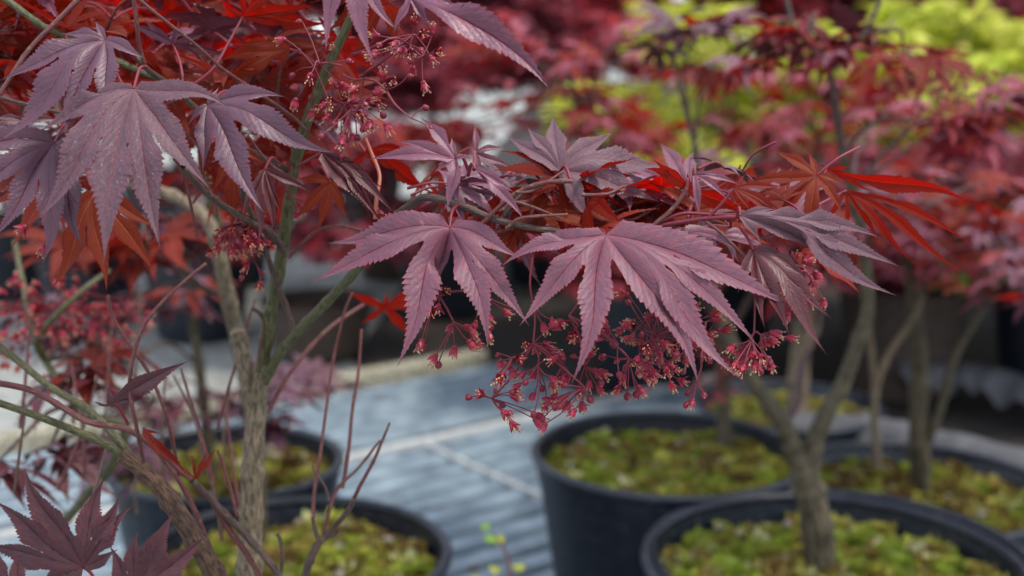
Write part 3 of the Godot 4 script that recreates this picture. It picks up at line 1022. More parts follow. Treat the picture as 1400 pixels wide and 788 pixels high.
func trees_behind() -> void:
	var sz := Vector2(0.042, 0.060)
	var mix := [M.purple, M.rose, M.rose, M.ruby, M.crimson, M.red]
	var reds := [M.crimson, M.red, M.ruby, M.rose]
	# nearest pot, forked
	var t := thing("maple_tree", "purple maple with a forked mossy trunk in the nearest right pot", "tree", at(1120, 786, 1.385))
	var w := limb(t, "trunk", M.old_bark, [[1120, 786, 1.385], [1117, 720, 1.37], [1107, 672, 1.365], [1098, 640, 1.36]], 0.0185, 0.015, 12, 0.06, 0.05)
	w += limb(t, "branch", M.old_bark, [[1100, 650, 1.36], [1085, 615, 1.36], [1070, 580, 1.35], [1046, 545, 1.34], [1020, 506, 1.33], [990, 440, 1.34], [960, 330, 1.36], [950, 200, 1.4]], 0.012, 0.004, 10, 0.06, 0.05)
	w += limb(t, "branch", M.old_bark, [[1106, 665, 1.36], [1112, 611, 1.36], [1130, 565, 1.35], [1153, 525, 1.35], [1172, 470, 1.34], [1187, 418, 1.33], [1180, 340, 1.31], [1165, 260, 1.28], [1152, 210, 1.25]], 0.011, 0.0045, 10, 0.06, 0.05)
	w += limb(t, "branch", M.twig, [[1152, 212, 1.25], [1143, 150, 1.22], [1133, 98, 1.2], [1107, 62, 1.2], [1083, 30, 1.2], [1070, -40, 1.2]], 0.0042, 0.002, 8, 0.0, 0.05)
	w += limb(t, "branch", M.twig, [[1134, 100, 1.2], [1160, 70, 1.2], [1182, 45, 1.2], [1200, 10, 1.2], [1215, -40, 1.2]], 0.003, 0.002, 8, 0.0, 0.05)
	w += limb(t, "branch", M.twig, [[1072, 582, 1.35], [1090, 545, 1.36], [1097, 500, 1.38], [1120, 450, 1.4]], 0.006, 0.003, 8, 0.0, 0.05)
	px_crown(t, w, 1340, 150, 1.3, 110, 100, 0.15, 34, sz, mix)
	px_crown(t, w, 1120, 40, 1.25, 170, 50, 0.12, 34, sz, [M.crimson, M.red, M.ruby, M.purple])
	px_crown(t, w, 950, 70, 1.4, 110, 70, 0.12, 24, sz, [M.purple, M.red, M.crimson, M.plum])
	px_crown(t, w, 1250, 300, 1.45, 170, 80, 0.15, 44, sz, mix)
	loose_cluster(t, [1230, 70, 1.2], 1280, 120, 75, 40, 60, 1.2, 1.3)
	loose_cluster(t, [1130, 98, 1.2], 1090, 60, 40, 35, 18, 1.2, 1.1)
	# middle pot
	t = thing("maple_tree", "slender maple with one straight thin trunk in the middle pot", "tree", at(993, 664, 1.80))
	w = limb(t, "trunk", M.old_bark, [[993, 664, 1.80], [991, 600, 1.80], [988, 530, 1.80], [984, 450, 1.79], [968, 360, 1.78], [930, 260, 1.78]], 0.0125, 0.006, 10, 0.06, 0.07)
	w += limb(t, "branch", M.twig, [[984, 450, 1.79], [940, 370, 1.75], [860, 260, 1.75], [800, 150, 1.78]], 0.006, 0.002, 7)
	w += limb(t, "branch", M.twig, [[986, 480, 1.79], [1040, 380, 1.75], [1090, 300, 1.75]], 0.006, 0.002, 7)
	px_crown(t, w, 900, 260, 1.75, 180, 60, 0.18, 95, sz, mix)
	px_crown(t, w, 760, 80, 1.8, 170, 75, 0.18, 80, sz, reds)
	px_crown(t, w, 1020, 320, 1.7, 120, 80, 0.15, 50, sz, mix)
	px_crown(t, w, 640, 225, 1.9, 120, 50, 0.12, 26, sz, [M.red, M.crimson])
	loose_cluster(t, [985, 470, 1.78], 980, 520, 45, 40, 22, 1.74, 1.5)
	# a thicker trunk behind the nearest fork
	t = thing("maple_tree", "maple with a thick pale mossy trunk seen between the nearest fork's two stems", "tree", at(1088, 576, 2.55))
	w = limb(t, "trunk", M.bark, [[1088, 576, 2.55], [1091, 520, 2.55], [1098, 450, 2.53], [1106, 370, 2.45], [1112, 290, 2.35], [1118, 190, 2.2]], 0.024, 0.008, 12, 0.06, 0.08)
	w += limb(t, "branch", M.twig, [[1100, 440, 2.53], [1030, 370, 2.3], [940, 290, 2.1], [840, 220, 2.0]], 0.008, 0.003, 8)
	w += limb(t, "branch", M.twig, [[1108, 350, 2.42], [1180, 300, 2.2], [1260, 260, 2.05]], 0.006, 0.003, 8)
	px_crown(t, w, 1120, 130, 2.1, 250, 75, 0.2, 110, sz, [M.red, M.rose, M.crimson, M.ruby])
	px_crown(t, w, 770, 190, 1.95, 180, 60, 0.15, 50, sz, [M.red, M.rose, M.crimson])
	px_crown(t, w, 1180, 270, 2.0, 240, 50, 0.15, 60, sz, [M.rose, M.mauve, M.red])
	px_crown(t, w, 980, 260, 1.9, 160, 50, 0.15, 40, sz, mix)
	# right pot
	t = thing("maple_tree", "maple with several pale bare stems in the pot at the right edge", "tree", at(1258, 668, 1.97))
	w = limb(t, "trunk", M.old_bark, [[1258, 668, 1.97], [1256, 600, 1.938], [1257, 520, 1.938], [1252, 440, 1.938], [1244, 370, 1.961], [1225, 290, 1.995]], 0.017, 0.008, 10, 0.06, 0.06)
	w += limb(t, "branch", M.old_bark, [[1262, 618, 1.938], [1285, 560, 1.915], [1305, 490, 1.892], [1345, 420, 1.881], [1385, 350, 1.881]], 0.008, 0.003, 8)
	w += limb(t, "stem", M.bark, [[1200, 640, 1.892], [1196, 580, 1.892], [1196, 530, 1.892], [1191, 480, 1.892], [1186, 430, 1.904], [1170, 360, 1.938]], 0.007, 0.003, 8)
	w += limb(t, "branch", M.bark, [[1196, 534, 1.892], [1212, 490, 1.892], [1240, 448, 1.904], [1262, 405, 1.915], [1280, 330, 1.938]], 0.006, 0.003, 8)
	px_crown(t, w, 1340, 350, 1.65, 120, 70, 0.2, 44, sz, mix)
	px_crown(t, w, 1140, 310, 1.75, 120, 80, 0.16, 60, sz, mix)
	px_crown(t, w, 1270, 265, 1.85, 170, 50, 0.2, 60, sz, [M.purple, M.rose, M.red, M.crimson])
	px_crown(t, w, 1300, 330, 1.9, 170, 70, 0.2, 50, sz, mix)
	# small left pot: the tree whose stem bends away behind the foreground trunk
	t = thing("maple_tree", "blurred maple with a bent grey stem just behind the foreground trunk", "tree", at(356, 735, 1.36))
	w = limb(t, "trunk", M.bark, [[356, 735, 1.36], [352, 640, 1.25], [340, 540, 1.1], [322, 450, 0.98], [308, 390, 0.94], [297, 335, 0.92], [280, 298, 0.92], [245, 272, 0.93], [185, 252, 0.95], [100, 240, 1.0]], 0.0076, 0.0035, 10, 0.05, 0.06)
	w += limb(t, "branch", M.green_stem, [[308, 380, 1.04], [300, 320, 1.0], [288, 270, 0.98], [280, 200, 0.98], [270, 120, 1.0]], 0.005, 0.003, 8)
	w += limb(t, "branch", M.twig, [[309, 405, 1.06], [275, 392, 1.03], [240, 360, 1.0], [200, 345, 1.0]], 0.003, 0.0016, 7)
	px_crown(t, w, 190, 330, 1.08, 170, 55, 0.09, 46, sz, [M.crimson, M.red, M.mauve, M.wine])
	px_crown(t, w, 150, 430, 1.12, 130, 50, 0.08, 16, sz, [M.wine, M.crimson, M.plum, M.plum])
	px_crown(t, w, 250, 150, 1.15, 260, 100, 0.12, 70, sz, reds)
	# the pot behind it
	t = thing("maple_tree", "low dusky purple maple in the pot behind the foreground trunk", "tree", at(290, 664, 1.66))
	w = limb(t, "trunk", M.old_bark, [[290, 664, 1.66], [282, 590, 1.64], [272, 500, 1.6], [262, 430, 1.6], [250, 340, 1.6]], 0.009, 0.004, 8)
	w += limb(t, "branch", M.twig, [[280, 580, 1.64], [330, 560, 1.55], [400, 540, 1.5], [440, 560, 1.5]], 0.004, 0.002, 6)
	px_crown(t, w, 240, 560, 1.45, 190, 55, 0.1, 40, sz, [M.plum, M.dusk, M.wine])
	px_crown(t, w, 410, 550, 1.5, 90, 35, 0.08, 20, sz, [M.plum, M.dusk])
	px_crown(t, w, 240, 400, 1.6, 110, 60, 0.12, 16, sz, [M.purple, M.plum, M.crimson])
	px_crown(t, w, 160, 640, 1.35, 90, 50, 0.06, 16, sz, [M.plum, M.purple, M.wine])
	# left edge, in flower
	t = thing("maple_tree", "flowering maple with crimson clusters blurred at the left edge", "tree", Vector3(-0.60, 0.25, -1.02))
	w = limb(t, "trunk", M.green_stem, [t.position, at(150, 640, 0.95), at(105, 560, 0.92), at(60, 490, 0.92), at(42, 440, 0.92), at(20, 330, 0.95)], 0.0036, 0.0020, 9)
	w += limb(t, "branch", M.green_stem, [at(62, 492, 0.92), at(52, 460, 0.9), at(110, 400, 0.9), at(150, 370, 0.92)], 0.003, 0.0016, 7)
	px_crown(t, w, 80, 500, 0.97, 90, 50, 0.05, 12, sz, [M.plum, M.wine, M.crimson])
	px_crown(t, w, 20, 610, 0.9, 60, 40, 0.05, 7, sz, [M.plum, M.wine])
	loose_cluster(t, [45, 440, 0.92], 50, 425, 70, 45, 44, 0.92, 1.15)
	loose_cluster(t, [110, 400, 0.9], 140, 430, 70, 40, 36, 0.94, 1.15)
	loose_cluster(t, [45, 470, 0.92], 25, 480, 30, 25, 10, 0.9, 1.15)
	# rows farther back: each stands in a pot of its own
	var k := 0
	var red_tints := [Color(0.38, 0.035, 0.050), Color(0.44, 0.035, 0.035), Color(0.32, 0.065, 0.09), Color(0.22, 0.025, 0.035)]
	var wine_tints := [Color(0.26, 0.075, 0.105), Color(0.32, 0.065, 0.09), Color(0.38, 0.04, 0.05), Color(0.18, 0.035, 0.05)]
	var green_tints := [Color(0.60, 0.62, 0.07), Color(0.68, 0.66, 0.14), Color(0.46, 0.54, 0.06)]
	var rows := [
		[-1.75, -4.3, 1.35, 0, "red maple at the far left of the back row"], [-1.05, -4.55, 1.4, 1, "wine red maple second from the left in the back row"],
		[-0.45, -4.7, 1.45, 0, "red maple beside the pale gap"], [0.12, -4.6, 1.5, 0, "wine red maple in the middle of the back row"],
		[0.80, -4.9, 1.5, 0, "tall red maple in the back row above the yellow green ones"], [1.50, -5.0, 1.5, 1, "dusky maple in the back row towards the right"],
		[2.25, -5.0, 1.5, 0, "red maple at the far right of the back row"],
		[0.62, -3.55, 1.0, 2, "low yellow green maple, leftmost of the green ones"], [1.15, -3.65, 1.05, 2, "yellow green maple in the middle of the green ones"],
		[1.68, -3.6, 1.02, 2, "yellow green maple at the right of the green ones"], [1.35, -3.0, 0.62, 3, "low deep green shrub beside the wavy grey cloth"],
		[-0.55, -3.45, 0.70, 1, "low dusky maple just beyond the kerb on the left"],
		[0.36, -3.1, 0.70, 0, "bushy red maple just behind the middle pot's maple"], [0.98, -3.05, 0.66, 1, "bushy mauve maple behind the nearest forked trunk"],
		[1.55, -2.95, 0.66, 1, "bushy mauve maple behind the pot at the right edge"], [-1.35, -3.9, 1.15, 0, "red maple standing on the pale concrete at the left"],
		[-0.95, -3.7, 1.3, 0, "slim red maple behind the foreground stem"], [-0.22, -4.0, 1.3, 1, "slim wine red maple left of the pale gap"],
		[-1.7, -5.9, 1.55, 1, "dusky maple of the farthest row, at its left"], [-0.7, -6.1, 1.6, 0, "red maple of the farthest row, second from its left"],
		[0.35, -6.0, 1.6, 0, "red maple of the farthest row, in its middle"], [1.25, -6.2, 1.65, 1, "dusky maple of the farthest row, second from its right"], [2.2, -6.2, 1.6, 0, "red maple of the farthest row, at its right"],
		[2.15, -3.9, 0.95, 2, "yellow green maple outermost on the right"],
	]
	for r in rows:
		var kind: int = r[3]
		var mats: Array = [[M.red, M.crimson, M.ruby], [M.rose, M.purple, M.crimson, M.ruby], [M.green], [M.deep_green]][kind]
		var tints: Array = [red_tints, wine_tints, green_tints, [Color(0.07, 0.13, 0.02), Color(0.12, 0.18, 0.03)]][kind]
		var far: bool = r[1] < -3.65 and kind < 2
		potted(r[0], r[1], r[2], r[4], "maples in the back rows", mats, tints, 70 if far else 90, 2300 if far else 1700, 0.50 if far else 0.40, Vector2(0.055, 0.075) if far else Vector2(0.045, 0.06), 0.50 if far else 0.45)
		k += 1
		pot(r[0], r[1], 0.17 if far else 0.16, 0.16 if k == 12 else 0.28, "black pot of the " + r[4], M.clay if k in [3, 12, 14] else M.pot, 0.3, 0.6, 0)
	# bigger trees beyond: a dense stand on either side of the open concrete
	var ordinals := ["first", "second", "third", "fourth", "fifth", "sixth", "seventh", "eighth", "ninth", "tenth", "eleventh", "twelfth"]
	k = 0
	for x in [-5.4, -4.3, -3.2, -2.3, 0.9, 1.8, 2.7, 3.6, 4.7, 5.9, 7.2]:
		potted(x, -7.6 + rnd(-0.4, 0.4), rnd(1.9, 2.4), "dense red maple of the stand beyond the rows, %s from its left" % ordinals[k], "red maples of the stand beyond", [M.crimson, M.ruby], red_tints if k % 2 else wine_tints, 20, 1700, 0.75, Vector2(0.08, 0.12), 0.08)
		k += 1
	k = 0
	for x in [-3.6, -2.2, -0.8, 0.6, 2.0]:
		potted(x, -23.0 + rnd(-1.0, 1.0), rnd(3.2, 3.8), "far red tree beyond the open concrete, %s from the left" % ordinals[k], "far trees beyond the concrete", [M.ruby, M.rose], wine_tints, 12, 900, 1.3, Vector2(0.16, 0.22), 0.12)
		k += 1


func front_tree() -> void:
	var t := thing("maple_tree", "sharp foreground maple with big purple and red leaves and crimson flowers", "tree", Vector3(-0.17, 0.23, -0.60))
	# ---- wood
	limb(t, "trunk", M.bark, [t.position, at(346, 900, 0.74), at(342, 788, 0.74), at(343, 700, 0.735), at(346, 620, 0.73), at(351, 560, 0.73), at(357, 522, 0.727), at(362, 496, 0.723)], 0.0084, 0.0042, 20, 0.07, 0.022)
	limb(t, "stub", M.bark, [[350, 575, 0.732], [342, 530, 0.732], [333, 490, 0.735], [326, 457, 0.738]], 0.0054, 0.0048, 18, 0.07, 0.02)
	limb(t, "cut_face", M.cut, [[326, 458.5, 0.7380], [326, 456, 0.7368]], 0.0049, 0.0046, 18, 0.05, 0.0)
	limb(t, "stem", M.green_stem, [[350, 560, 0.73], [357, 510, 0.725], [368, 440, 0.71], [382, 360, 0.69], [394, 290, 0.675], [403, 225, 0.66], [420, 165, 0.645], [447, 95, 0.63], [475, 35, 0.62], [505, -30, 0.61]], 0.0043, 0.0020, 14, 0.03, 0.035)
	limb(t, "branch", M.green_stem, [[352, 545, 0.73], [372, 500, 0.72], [400, 462, 0.70], [440, 420, 0.675], [480, 378, 0.65], [508, 338, 0.62], [534, 304, 0.595], [545, 292, 0.588]], 0.0031, 0.0020, 14, 0.03, 0.03)
	limb(t, "branch", M.twig, [[538, 300, 0.59], [556, 284, 0.585], [583, 270, 0.58], [630, 281, 0.578], [676, 300, 0.576], [720, 310, 0.575], [765, 317, 0.575]], 0.0021, 0.0013, 12, 0.02, 0.03)
	limb(t, "twig", M.twig, [[250, 228, 0.58], [268, 250, 0.59], [300, 278, 0.61], [345, 305, 0.635], [372, 322, 0.66], [388, 345, 0.685]], 0.0015, 0.0022, 10, 0.0, 0.03)
	limb(t, "twig", M.twig, [[356, 312, 0.645], [366, 350, 0.66], [380, 392, 0.69], [398, 440, 0.70], [401, 470, 0.70]], 0.0013, 0.0018, 10, 0.0, 0.03)
	limb(t, "twig", M.twig, [[323, 215, 0.59], [328, 240, 0.60], [335, 275, 0.62], [352, 305, 0.64]], 0.0014, 0.0016, 8)
	limb(t, "twig", M.twig, [[185, 78, 0.585], [205, 98, 0.59], [228, 114, 0.60], [270, 150, 0.62], [330, 200, 0.64], [398, 235, 0.665]], 0.0012, 0.0020, 8)
	limb(t, "twig", M.green_stem, [[-20, -20, 0.60], [20, 8, 0.60], [55, 34, 0.605], [85, 48, 0.61], [140, 75, 0.62], [230, 115, 0.63]], 0.0016, 0.0018, 8)
	limb(t, "twig", M.red_twig, [[-30, 170, 0.57], [0, 128, 0.575], [40, 68, 0.58], [85, 22, 0.585], [125, -20, 0.59]], 0.0010, 0.0012, 8)
	limb(t, "twig", M.red_twig, [[180, -10, 0.56], [215, 20, 0.565], [268, 62, 0.58], [305, 95, 0.595], [350, 125, 0.61], [400, 160, 0.63], [418, 178, 0.64]], 0.0007, 0.0010, 8)
	limb(t, "twig", M.red_twig, [[180, -20, 0.57], [187, 30, 0.575], [190, 62, 0.58], [198, 88, 0.585]], 0.0010, 0.0010, 8)
	limb(t, "twig", M.twig, [[-20, 128, 0.59], [10, 136, 0.59], [55, 148, 0.595], [110, 160, 0.61]], 0.0010, 0.0010, 7)
	limb(t, "twig", M.red_twig, [[640, 325, 0.575], [700, 268, 0.572], [745, 250, 0.57], [783, 248, 0.57]], 0.0009, 0.0011, 8, 0.0, 0.01)
	limb(t, "twig", M.twig, [[684, 302, 0.577], [700, 280, 0.577], [718, 262, 0.578], [740, 255, 0.575]], 0.0011, 0.0008, 8)
	limb(t, "twig", M.red_twig, [[765, 318, 0.575], [870, 320, 0.57], [900, 303, 0.567], [925, 280, 0.566], [939, 257, 0.566]], 0.0013, 0.0010, 8)
	limb(t, "twig", M.petiole, [[880, 312, 0.57], [930, 304, 0.566], [965, 299, 0.564], [1008, 297, 0.56], [1040, 300, 0.556]], 0.0010, 0.0009, 8)
	limb(t, "twig", M.petiole, [[905, 302, 0.567], [935, 292, 0.567], [985, 294, 0.566], [1040, 292, 0.566]], 0.0008, 0.0008, 7)
	limb(t, "twig", M.red_twig, [[965, 303, 0.564], [985, 318, 0.562], [1005, 338, 0.558], [1025, 360, 0.556]], 0.0008, 0.0007, 7)
	limb(t, "twig", M.petiole_orange, [[1040, 300, 0.57], [1065, 305, 0.59], [1082, 306, 0.60], [1090, 298, 0.605]], 0.0009, 0.0010, 7)
	# canes at the lower left
	limb(t, "cane", M.cane, [at(352, 900, 0.735), at(322, 835, 0.70), at(285, 770, 0.67), at(250, 712, 0.655), at(215, 662, 0.645), at(182, 632, 0.64), at(165, 622, 0.638)], 0.0062, 0.0040, 16, 0.06, 0.022)
	limb(t, "cane", M.green_stem, [[180, 634, 0.64], [150, 610, 0.635], [100, 588, 0.63], [40, 565, 0.62], [-30, 542, 0.61]], 0.0023, 0.0017, 12, 0.0, 0.04)
	limb(t, "cane", M.green_stem, [[184, 632, 0.64], [160, 600, 0.64], [120, 560, 0.65], [70, 530, 0.655], [20, 490, 0.66], [-20, 460, 0.66]], 0.0022, 0.0017, 12, 0.0, 0.04)
	limb(t, "cane", M.red_twig, [[-30, 520, 0.61], [20, 528, 0.615], [50, 537, 0.62], [90, 560, 0.622], [120, 577, 0.624], [175, 588, 0.625], [215, 615, 0.63], [245, 642, 0.635], [262, 656, 0.64]], 0.0016, 0.0014, 12, 0.03, 0.035)
	limb(t, "cane", M.twig, [[262, 656, 0.64], [285, 680, 0.65], [305, 700, 0.655], [345, 742, 0.665], [380, 785, 0.67], [410, 850, 0.68]], 0.0018, 0.0020, 12, 0.03, 0.03)
	limb(t, "cane", M.red_twig, [[290, 686, 0.652], [310, 720, 0.66], [340, 762, 0.668], [375, 830, 0.68]], 0.0014, 0.0016, 10)
	limb(t, "cane", M.red_twig, [[205, 605, 0.66], [240, 650, 0.665], [262, 690, 0.67], [285, 745, 0.675], [305, 800, 0.68]], 0.0012, 0.0016, 10)
	limb(t, "twig", M.red_twig, [[298, 616, 0.65], [308, 645, 0.652], [318, 680, 0.655], [324, 706, 0.658]], 0.0008, 0.0011, 8)
	limb(t, "twig", M.red_twig, [[282, 360, 0.60], [232, 403, 0.595], [200, 440, 0.59], [184, 480, 0.59], [177, 530, 0.595], [185, 575, 0.60], [196, 632, 0.63]], 0.0008, 0.0010, 8)
	limb(t, "twig", M.red_twig, [[147, 403, 0.60], [155, 435, 0.605], [175, 468, 0.61], [203, 510, 0.62], [228, 570, 0.63], [245, 650, 0.65]], 0.0008, 0.0010, 8)
	limb(t, "twig", M.red_twig, [[366, 565, 0.735], [390, 520, 0.74], [420, 480, 0.75], [455, 445, 0.76], [500, 415, 0.78]], 0.0014, 0.0012, 8)
	# bare twig at the bottom
	limb(t, "shoot", M.twig, [[410, 830, 0.70], [418, 785, 0.70], [430, 752, 0.70], [440, 738, 0.70]], 0.0026, 0.0019, 12, 0.04, 0.012)
	limb(t, "shoot", M.twig, [[438, 741, 0.70], [455, 722, 0.70], [475, 700, 0.695], [484, 683, 0.69]], 0.0017, 0.0013, 10, 0.04, 0.012)
	limb(t, "shoot", M.red_twig, [[476, 698, 0.695], [492, 665, 0.69], [510, 632, 0.685], [524, 600, 0.68], [533, 578, 0.68]], 0.0013, 0.0006, 10)
	limb(t, "shoot", M.twig, [[436, 740, 0.70], [430, 722, 0.70], [427, 706, 0.70]], 0.0014, 0.0010, 8, 0.04, 0.01)
	limb(t, "shoot", M.red_twig, [[428, 708, 0.70], [430, 670, 0.705], [438, 620, 0.71], [446, 560, 0.715], [456, 490, 0.72], [470, 430, 0.72], [482, 400, 0.72]], 0.0011, 0.0007, 8)
	limb(t, "shoot", M.red_twig, [[468, 668, 0.71], [476, 620, 0.715], [482, 560, 0.72], [490, 510, 0.725], [494, 450, 0.73]], 0.0012, 0.0008, 8)
	limb(t, "shoot", M.red_twig, [[440, 735, 0.70], [450, 700, 0.70], [462, 668, 0.705], [490, 640, 0.705], [520, 602, 0.705]], 0.0011, 0.0007, 8)
	limb(t, "shoot", M.twig, [[450, 685, 0.70], [444, 665, 0.70], [430, 645, 0.70], [427, 636, 0.70]], 0.0009, 0.0005, 8)
	limb(t, "shoot", M.twig, [[442, 738, 0.70], [456, 732, 0.70], [464, 726, 0.70]], 0.0011, 0.0008, 8, 0.05, 0.008)
	limb(t, "shoot", M.twig, [[384, 790, 0.68], [386, 760, 0.68], [383, 738, 0.68], [379, 730, 0.68]], 0.0009, 0.0011, 8, 0.03, 0.01)
	limb(t, "dry_twig", M.cane, [[353, 508, 0.715], [356, 470, 0.71], [361, 446, 0.708], [356, 430, 0.706], [344, 421, 0.705]], 0.0007, 0.0012, 8, 0.05, 0.008)
	limb(t, "shoot", M.petiole_orange, [[513, 300, 0.60], [515, 270, 0.60], [519, 240, 0.605], [508, 210, 0.61], [500, 190, 0.615]], 0.0011, 0.0008, 8)
	limb(t, "shoot", M.red_twig, [[395, 352, 0.66], [430, 318, 0.65], [462, 309, 0.64], [495, 316, 0.63]], 0.0011, 0.0008, 8)

	# ---- the leaves that can be told apart, each by its lobes' ends
	var G := Vector2(0.05, -0.45)
	fleaf(t, 143, 55, 0.56, Vector2(0.1, -0.5), M.dusk, [[131, 31], [86, 47], [8, 108], [10, 183], [93, 184], [159, 160], [197, 80]], [[185, 82, 0.585]], {"width": 0.155})
	fleaf(t, 183, 122, 0.545, Vector2(0.0, -0.35), M.worn, [[120, 140], [60, 178], [56, 294], [145, 347], [217, 327], [284, 254], [308, 150]], [[200, 92, 0.585]], {"width": 0.145, "sinus": 0.42})
	fleaf(t, 74, 196, 0.565, Vector2(0.25, -0.3), M.dusk, [[-70, 200], [-60, 270], [-8, 322], [58, 354], [112, 330], [132, 240]], [[110, 160, 0.60]], {"width": 0.15, "sinus": 0.44})
	fleaf(t, 284, 144, 0.555, Vector2(-0.1, -0.4), M.dusk, [[258, 170], [277, 234], [357, 283], [452, 206], [384, 134], [298, 121]], [[330, 130, 0.60]], {"width": 0.15})
	fleaf(t, 130, 264, 0.60, Vector2(0.1, -0.2), M.orange, [[66, 316], [74, 388], [145, 392], [207, 368], [212, 309], [166, 262]], [[120, 235, 0.61], [140, 200, 0.62]], {"width": 0.15})
	fleaf(t, 236, 60, 0.62, Vector2(0.05, 0.9), M.mauve, [[178, 34], [198, 27], [244, 29], [280, 48], [308, 75], [262, 72]], [[246, 85, 0.615], [252, 120, 0.61]], {"droop": 0.3})
	fleaf(t, 332, 23, 0.61, Vector2(0.1, 0.6), M.flame, [[308, 8], [330, -20], [380, -18], [425, 8], [442, 32], [404, 34]], [[312, 60, 0.605], [290, 96, 0.60], [252, 125, 0.60]], {})
	fleaf(t, 395, 67, 0.615, Vector2(0.0, 0.5), M.orange, [[380, 92], [302, 112], [304, 84], [320, 60], [360, 48]], [[415, 75, 0.62], [433, 90, 0.625]], {})
	fleaf(t, 466, -60, 0.53, Vector2(0.1, -0.3), M.mauve, [[400, -30], [447, 62], [510, 79], [545, 40], [560, -30]], [[475, -90, 0.56]], {"width": 0.12})
	fleaf(t, 560, -4, 0.525, Vector2(-0.1, -0.2), M.mauve, [[560, -90], [626, 13], [746, 123], [590, 40], [540, 45]], [[520, -20, 0.56]], {"width": 0.11, "fold": 0.5})
	fleaf(t, 440, 209, 0.585, Vector2(-0.1, -0.2), M.wine, [[505, 300], [522, 306], [538, 293], [524, 258], [505, 245]], [[420, 220, 0.60], [406, 228, 0.65]], {"width": 0.09, "fold": 0.8, "sinus": 0.25})
	fleaf(t, 362, 232, 0.60, Vector2(0.0, -0.2), M.wine, [[336, 300], [352, 330], [372, 318], [386, 292], [424, 264]], [[380, 222, 0.63]], {"width": 0.10, "fold": 0.6})
	fleaf(t, 452, 250, 0.635, Vector2(0.1, 0.1), M.orange, [[408, 244], [402, 298], [434, 315], [474, 297], [500, 262], [470, 232]], [[430, 230, 0.65]], {})
	fleaf(t, 330, 202, 0.62, Vector2(-0.1, 0.0), M.orange, [[292, 210], [290, 262], [318, 310], [345, 262], [362, 225]], [[340, 215, 0.63]], {})
	fleaf(t, 500, 208, 0.63, Vector2(0.1, 0.3), M.flame, [[470, 240], [520, 238], [560, 235], [588, 262], [566, 205], [510, 192]], [[470, 196, 0.64]], {})
	fleaf(t, 622, 218, 0.56, Vector2(0.0, -0.35), M.mauve, [[509, 219], [548, 196], [577, 164], [618, 189], [640, 214, -0.5], [613, 284], [594, 236]], [[640, 232, 0.57]], {"width": 0.13, "fold": 0.4})
	fleaf(t, 650, 232, 0.555, Vector2(0.0, -0.3), M.mauve, [[668, 252], [714, 299], [700, 262]], [[640, 240, 0.57]], {"width": 0.12, "fold": 0.4})
	fleaf(t, 615, 311, 0.56, Vector2(0.02, -0.5), M.purple, [[457, 332], [434, 384], [547, 491], [598, 392, 1.5], [664, 468], [717, 438], [707, 352]], [[618, 290, 0.565], [626, 280, 0.575]], {"width": 0.145, "sinus": 0.34})
	fleaf(t, 828, 321, 0.55, Vector2(0.05, -0.55), M.purple, [[706, 348, 1.0], [692, 364], [717, 439], [783, 514], [947, 515], [1004, 509], [1024, 466], [1071, 417]], [[820, 314, 0.56], [790, 318, 0.572]], {"width": 0.118, "sinus": 0.32})
	fleaf(t, 766, 234, 0.585, Vector2(0.1, -0.5), M.worn, [[697, 188], [723, 177], [757, 161], [836, 183], [906, 227], [895, 274], [810, 299]], [[780, 246, 0.575]], {"width": 0.17, "arch": 0.04, "droop": 0.15})
	fleaf(t, 903, 297, 0.625, Vector2(0.0, -0.4), M.mauve, [[800, 290], [835, 266], [857, 234], [885, 250], [911, 268]], [[905, 303, 0.60]], {})
	fleaf(t, 940, 255, 0.568, Vector2(0.1, 0.4), M.flame, [[882, 233], [896, 220], [940, 236], [958, 250], [1014, 294]], [[939, 258, 0.566]], {"fold": 0.35})
	fleaf(t, 950, 239, 0.555, Vector2(0.0, -0.3), M.mauve, [[957, 296], [994, 274], [1010, 254], [990, 243]], [[948, 246, 0.56]], {"width": 0.09, "fold": 0.5, "sinus": 0.25})
	fleaf(t, 1004, 258, 0.56, Vector2(0.1, -0.2), M.crimson, [[1032, 298], [1080, 310], [1070, 290], [1068, 255], [1020, 240]], [[990, 275, 0.562], [968, 298, 0.564]], {"width": 0.08, "fold": 0.5, "sinus": 0.22})
	fleaf(t, 1012, 295, 0.55, Vector2(0.15, -0.3), M.worn, [[1040, 334], [1124, 352], [1213, 398], [1219, 362], [1194, 325], [1138, 313], [1060, 288]], [[1008, 297, 0.556]], {"width": 0.11, "fold": 0.3})
	fleaf(t, 1030, 342, 0.555, Vector2(0.1, -0.5), M.wine, [[1010, 400], [1045, 444], [1077, 454], [1124, 477], [1132, 432], [1102, 382], [1070, 350]], [[1025, 330, 0.556], [1012, 310, 0.556]], {"width": 0.12, "fold": 0.45})
	fleaf(t, 1130, 232, 0.615, Vector2(0.0, 0.4), M.flame, [[1093, 239], [1118, 222], [1142, 215], [1165, 226], [1315, 274], [1192, 260], [1160, 250]], [[1106, 270, 0.61], [1088, 302, 0.605]], {"width": 0.065, "sinus": 0.25, "sag": 0.02, "fold": 0.5})
	fleaf(t, 1157, 261, 0.62, Vector2(0.1, -0.2), M.flame, [[1119, 313], [1153, 333], [1197, 341], [1247, 357], [1302, 364], [1318, 331], [1240, 285]], [[1120, 280, 0.615], [1092, 298, 0.605]], {"width": 0.052, "sinus": 0.22, "sag": 0.03, "fold": 0.5})
	fleaf(t, 114, 776, 0.54, Vector2(0.05, 0.5), M.plum, [[52, 800], [-22, 748], [-3, 688], [38, 646], [141, 662], [161, 682], [178, 696], [160, 752]], [[140, 820, 0.55]], {"width": 0.17})
	fleaf(t, 180, 815, 0.62, Vector2(0.0, 0.4), M.plum, [[120, 790], [150, 748], [190, 728], [235, 706], [274, 738], [300, 790]], [[200, 850, 0.63]], {"width": 0.18})
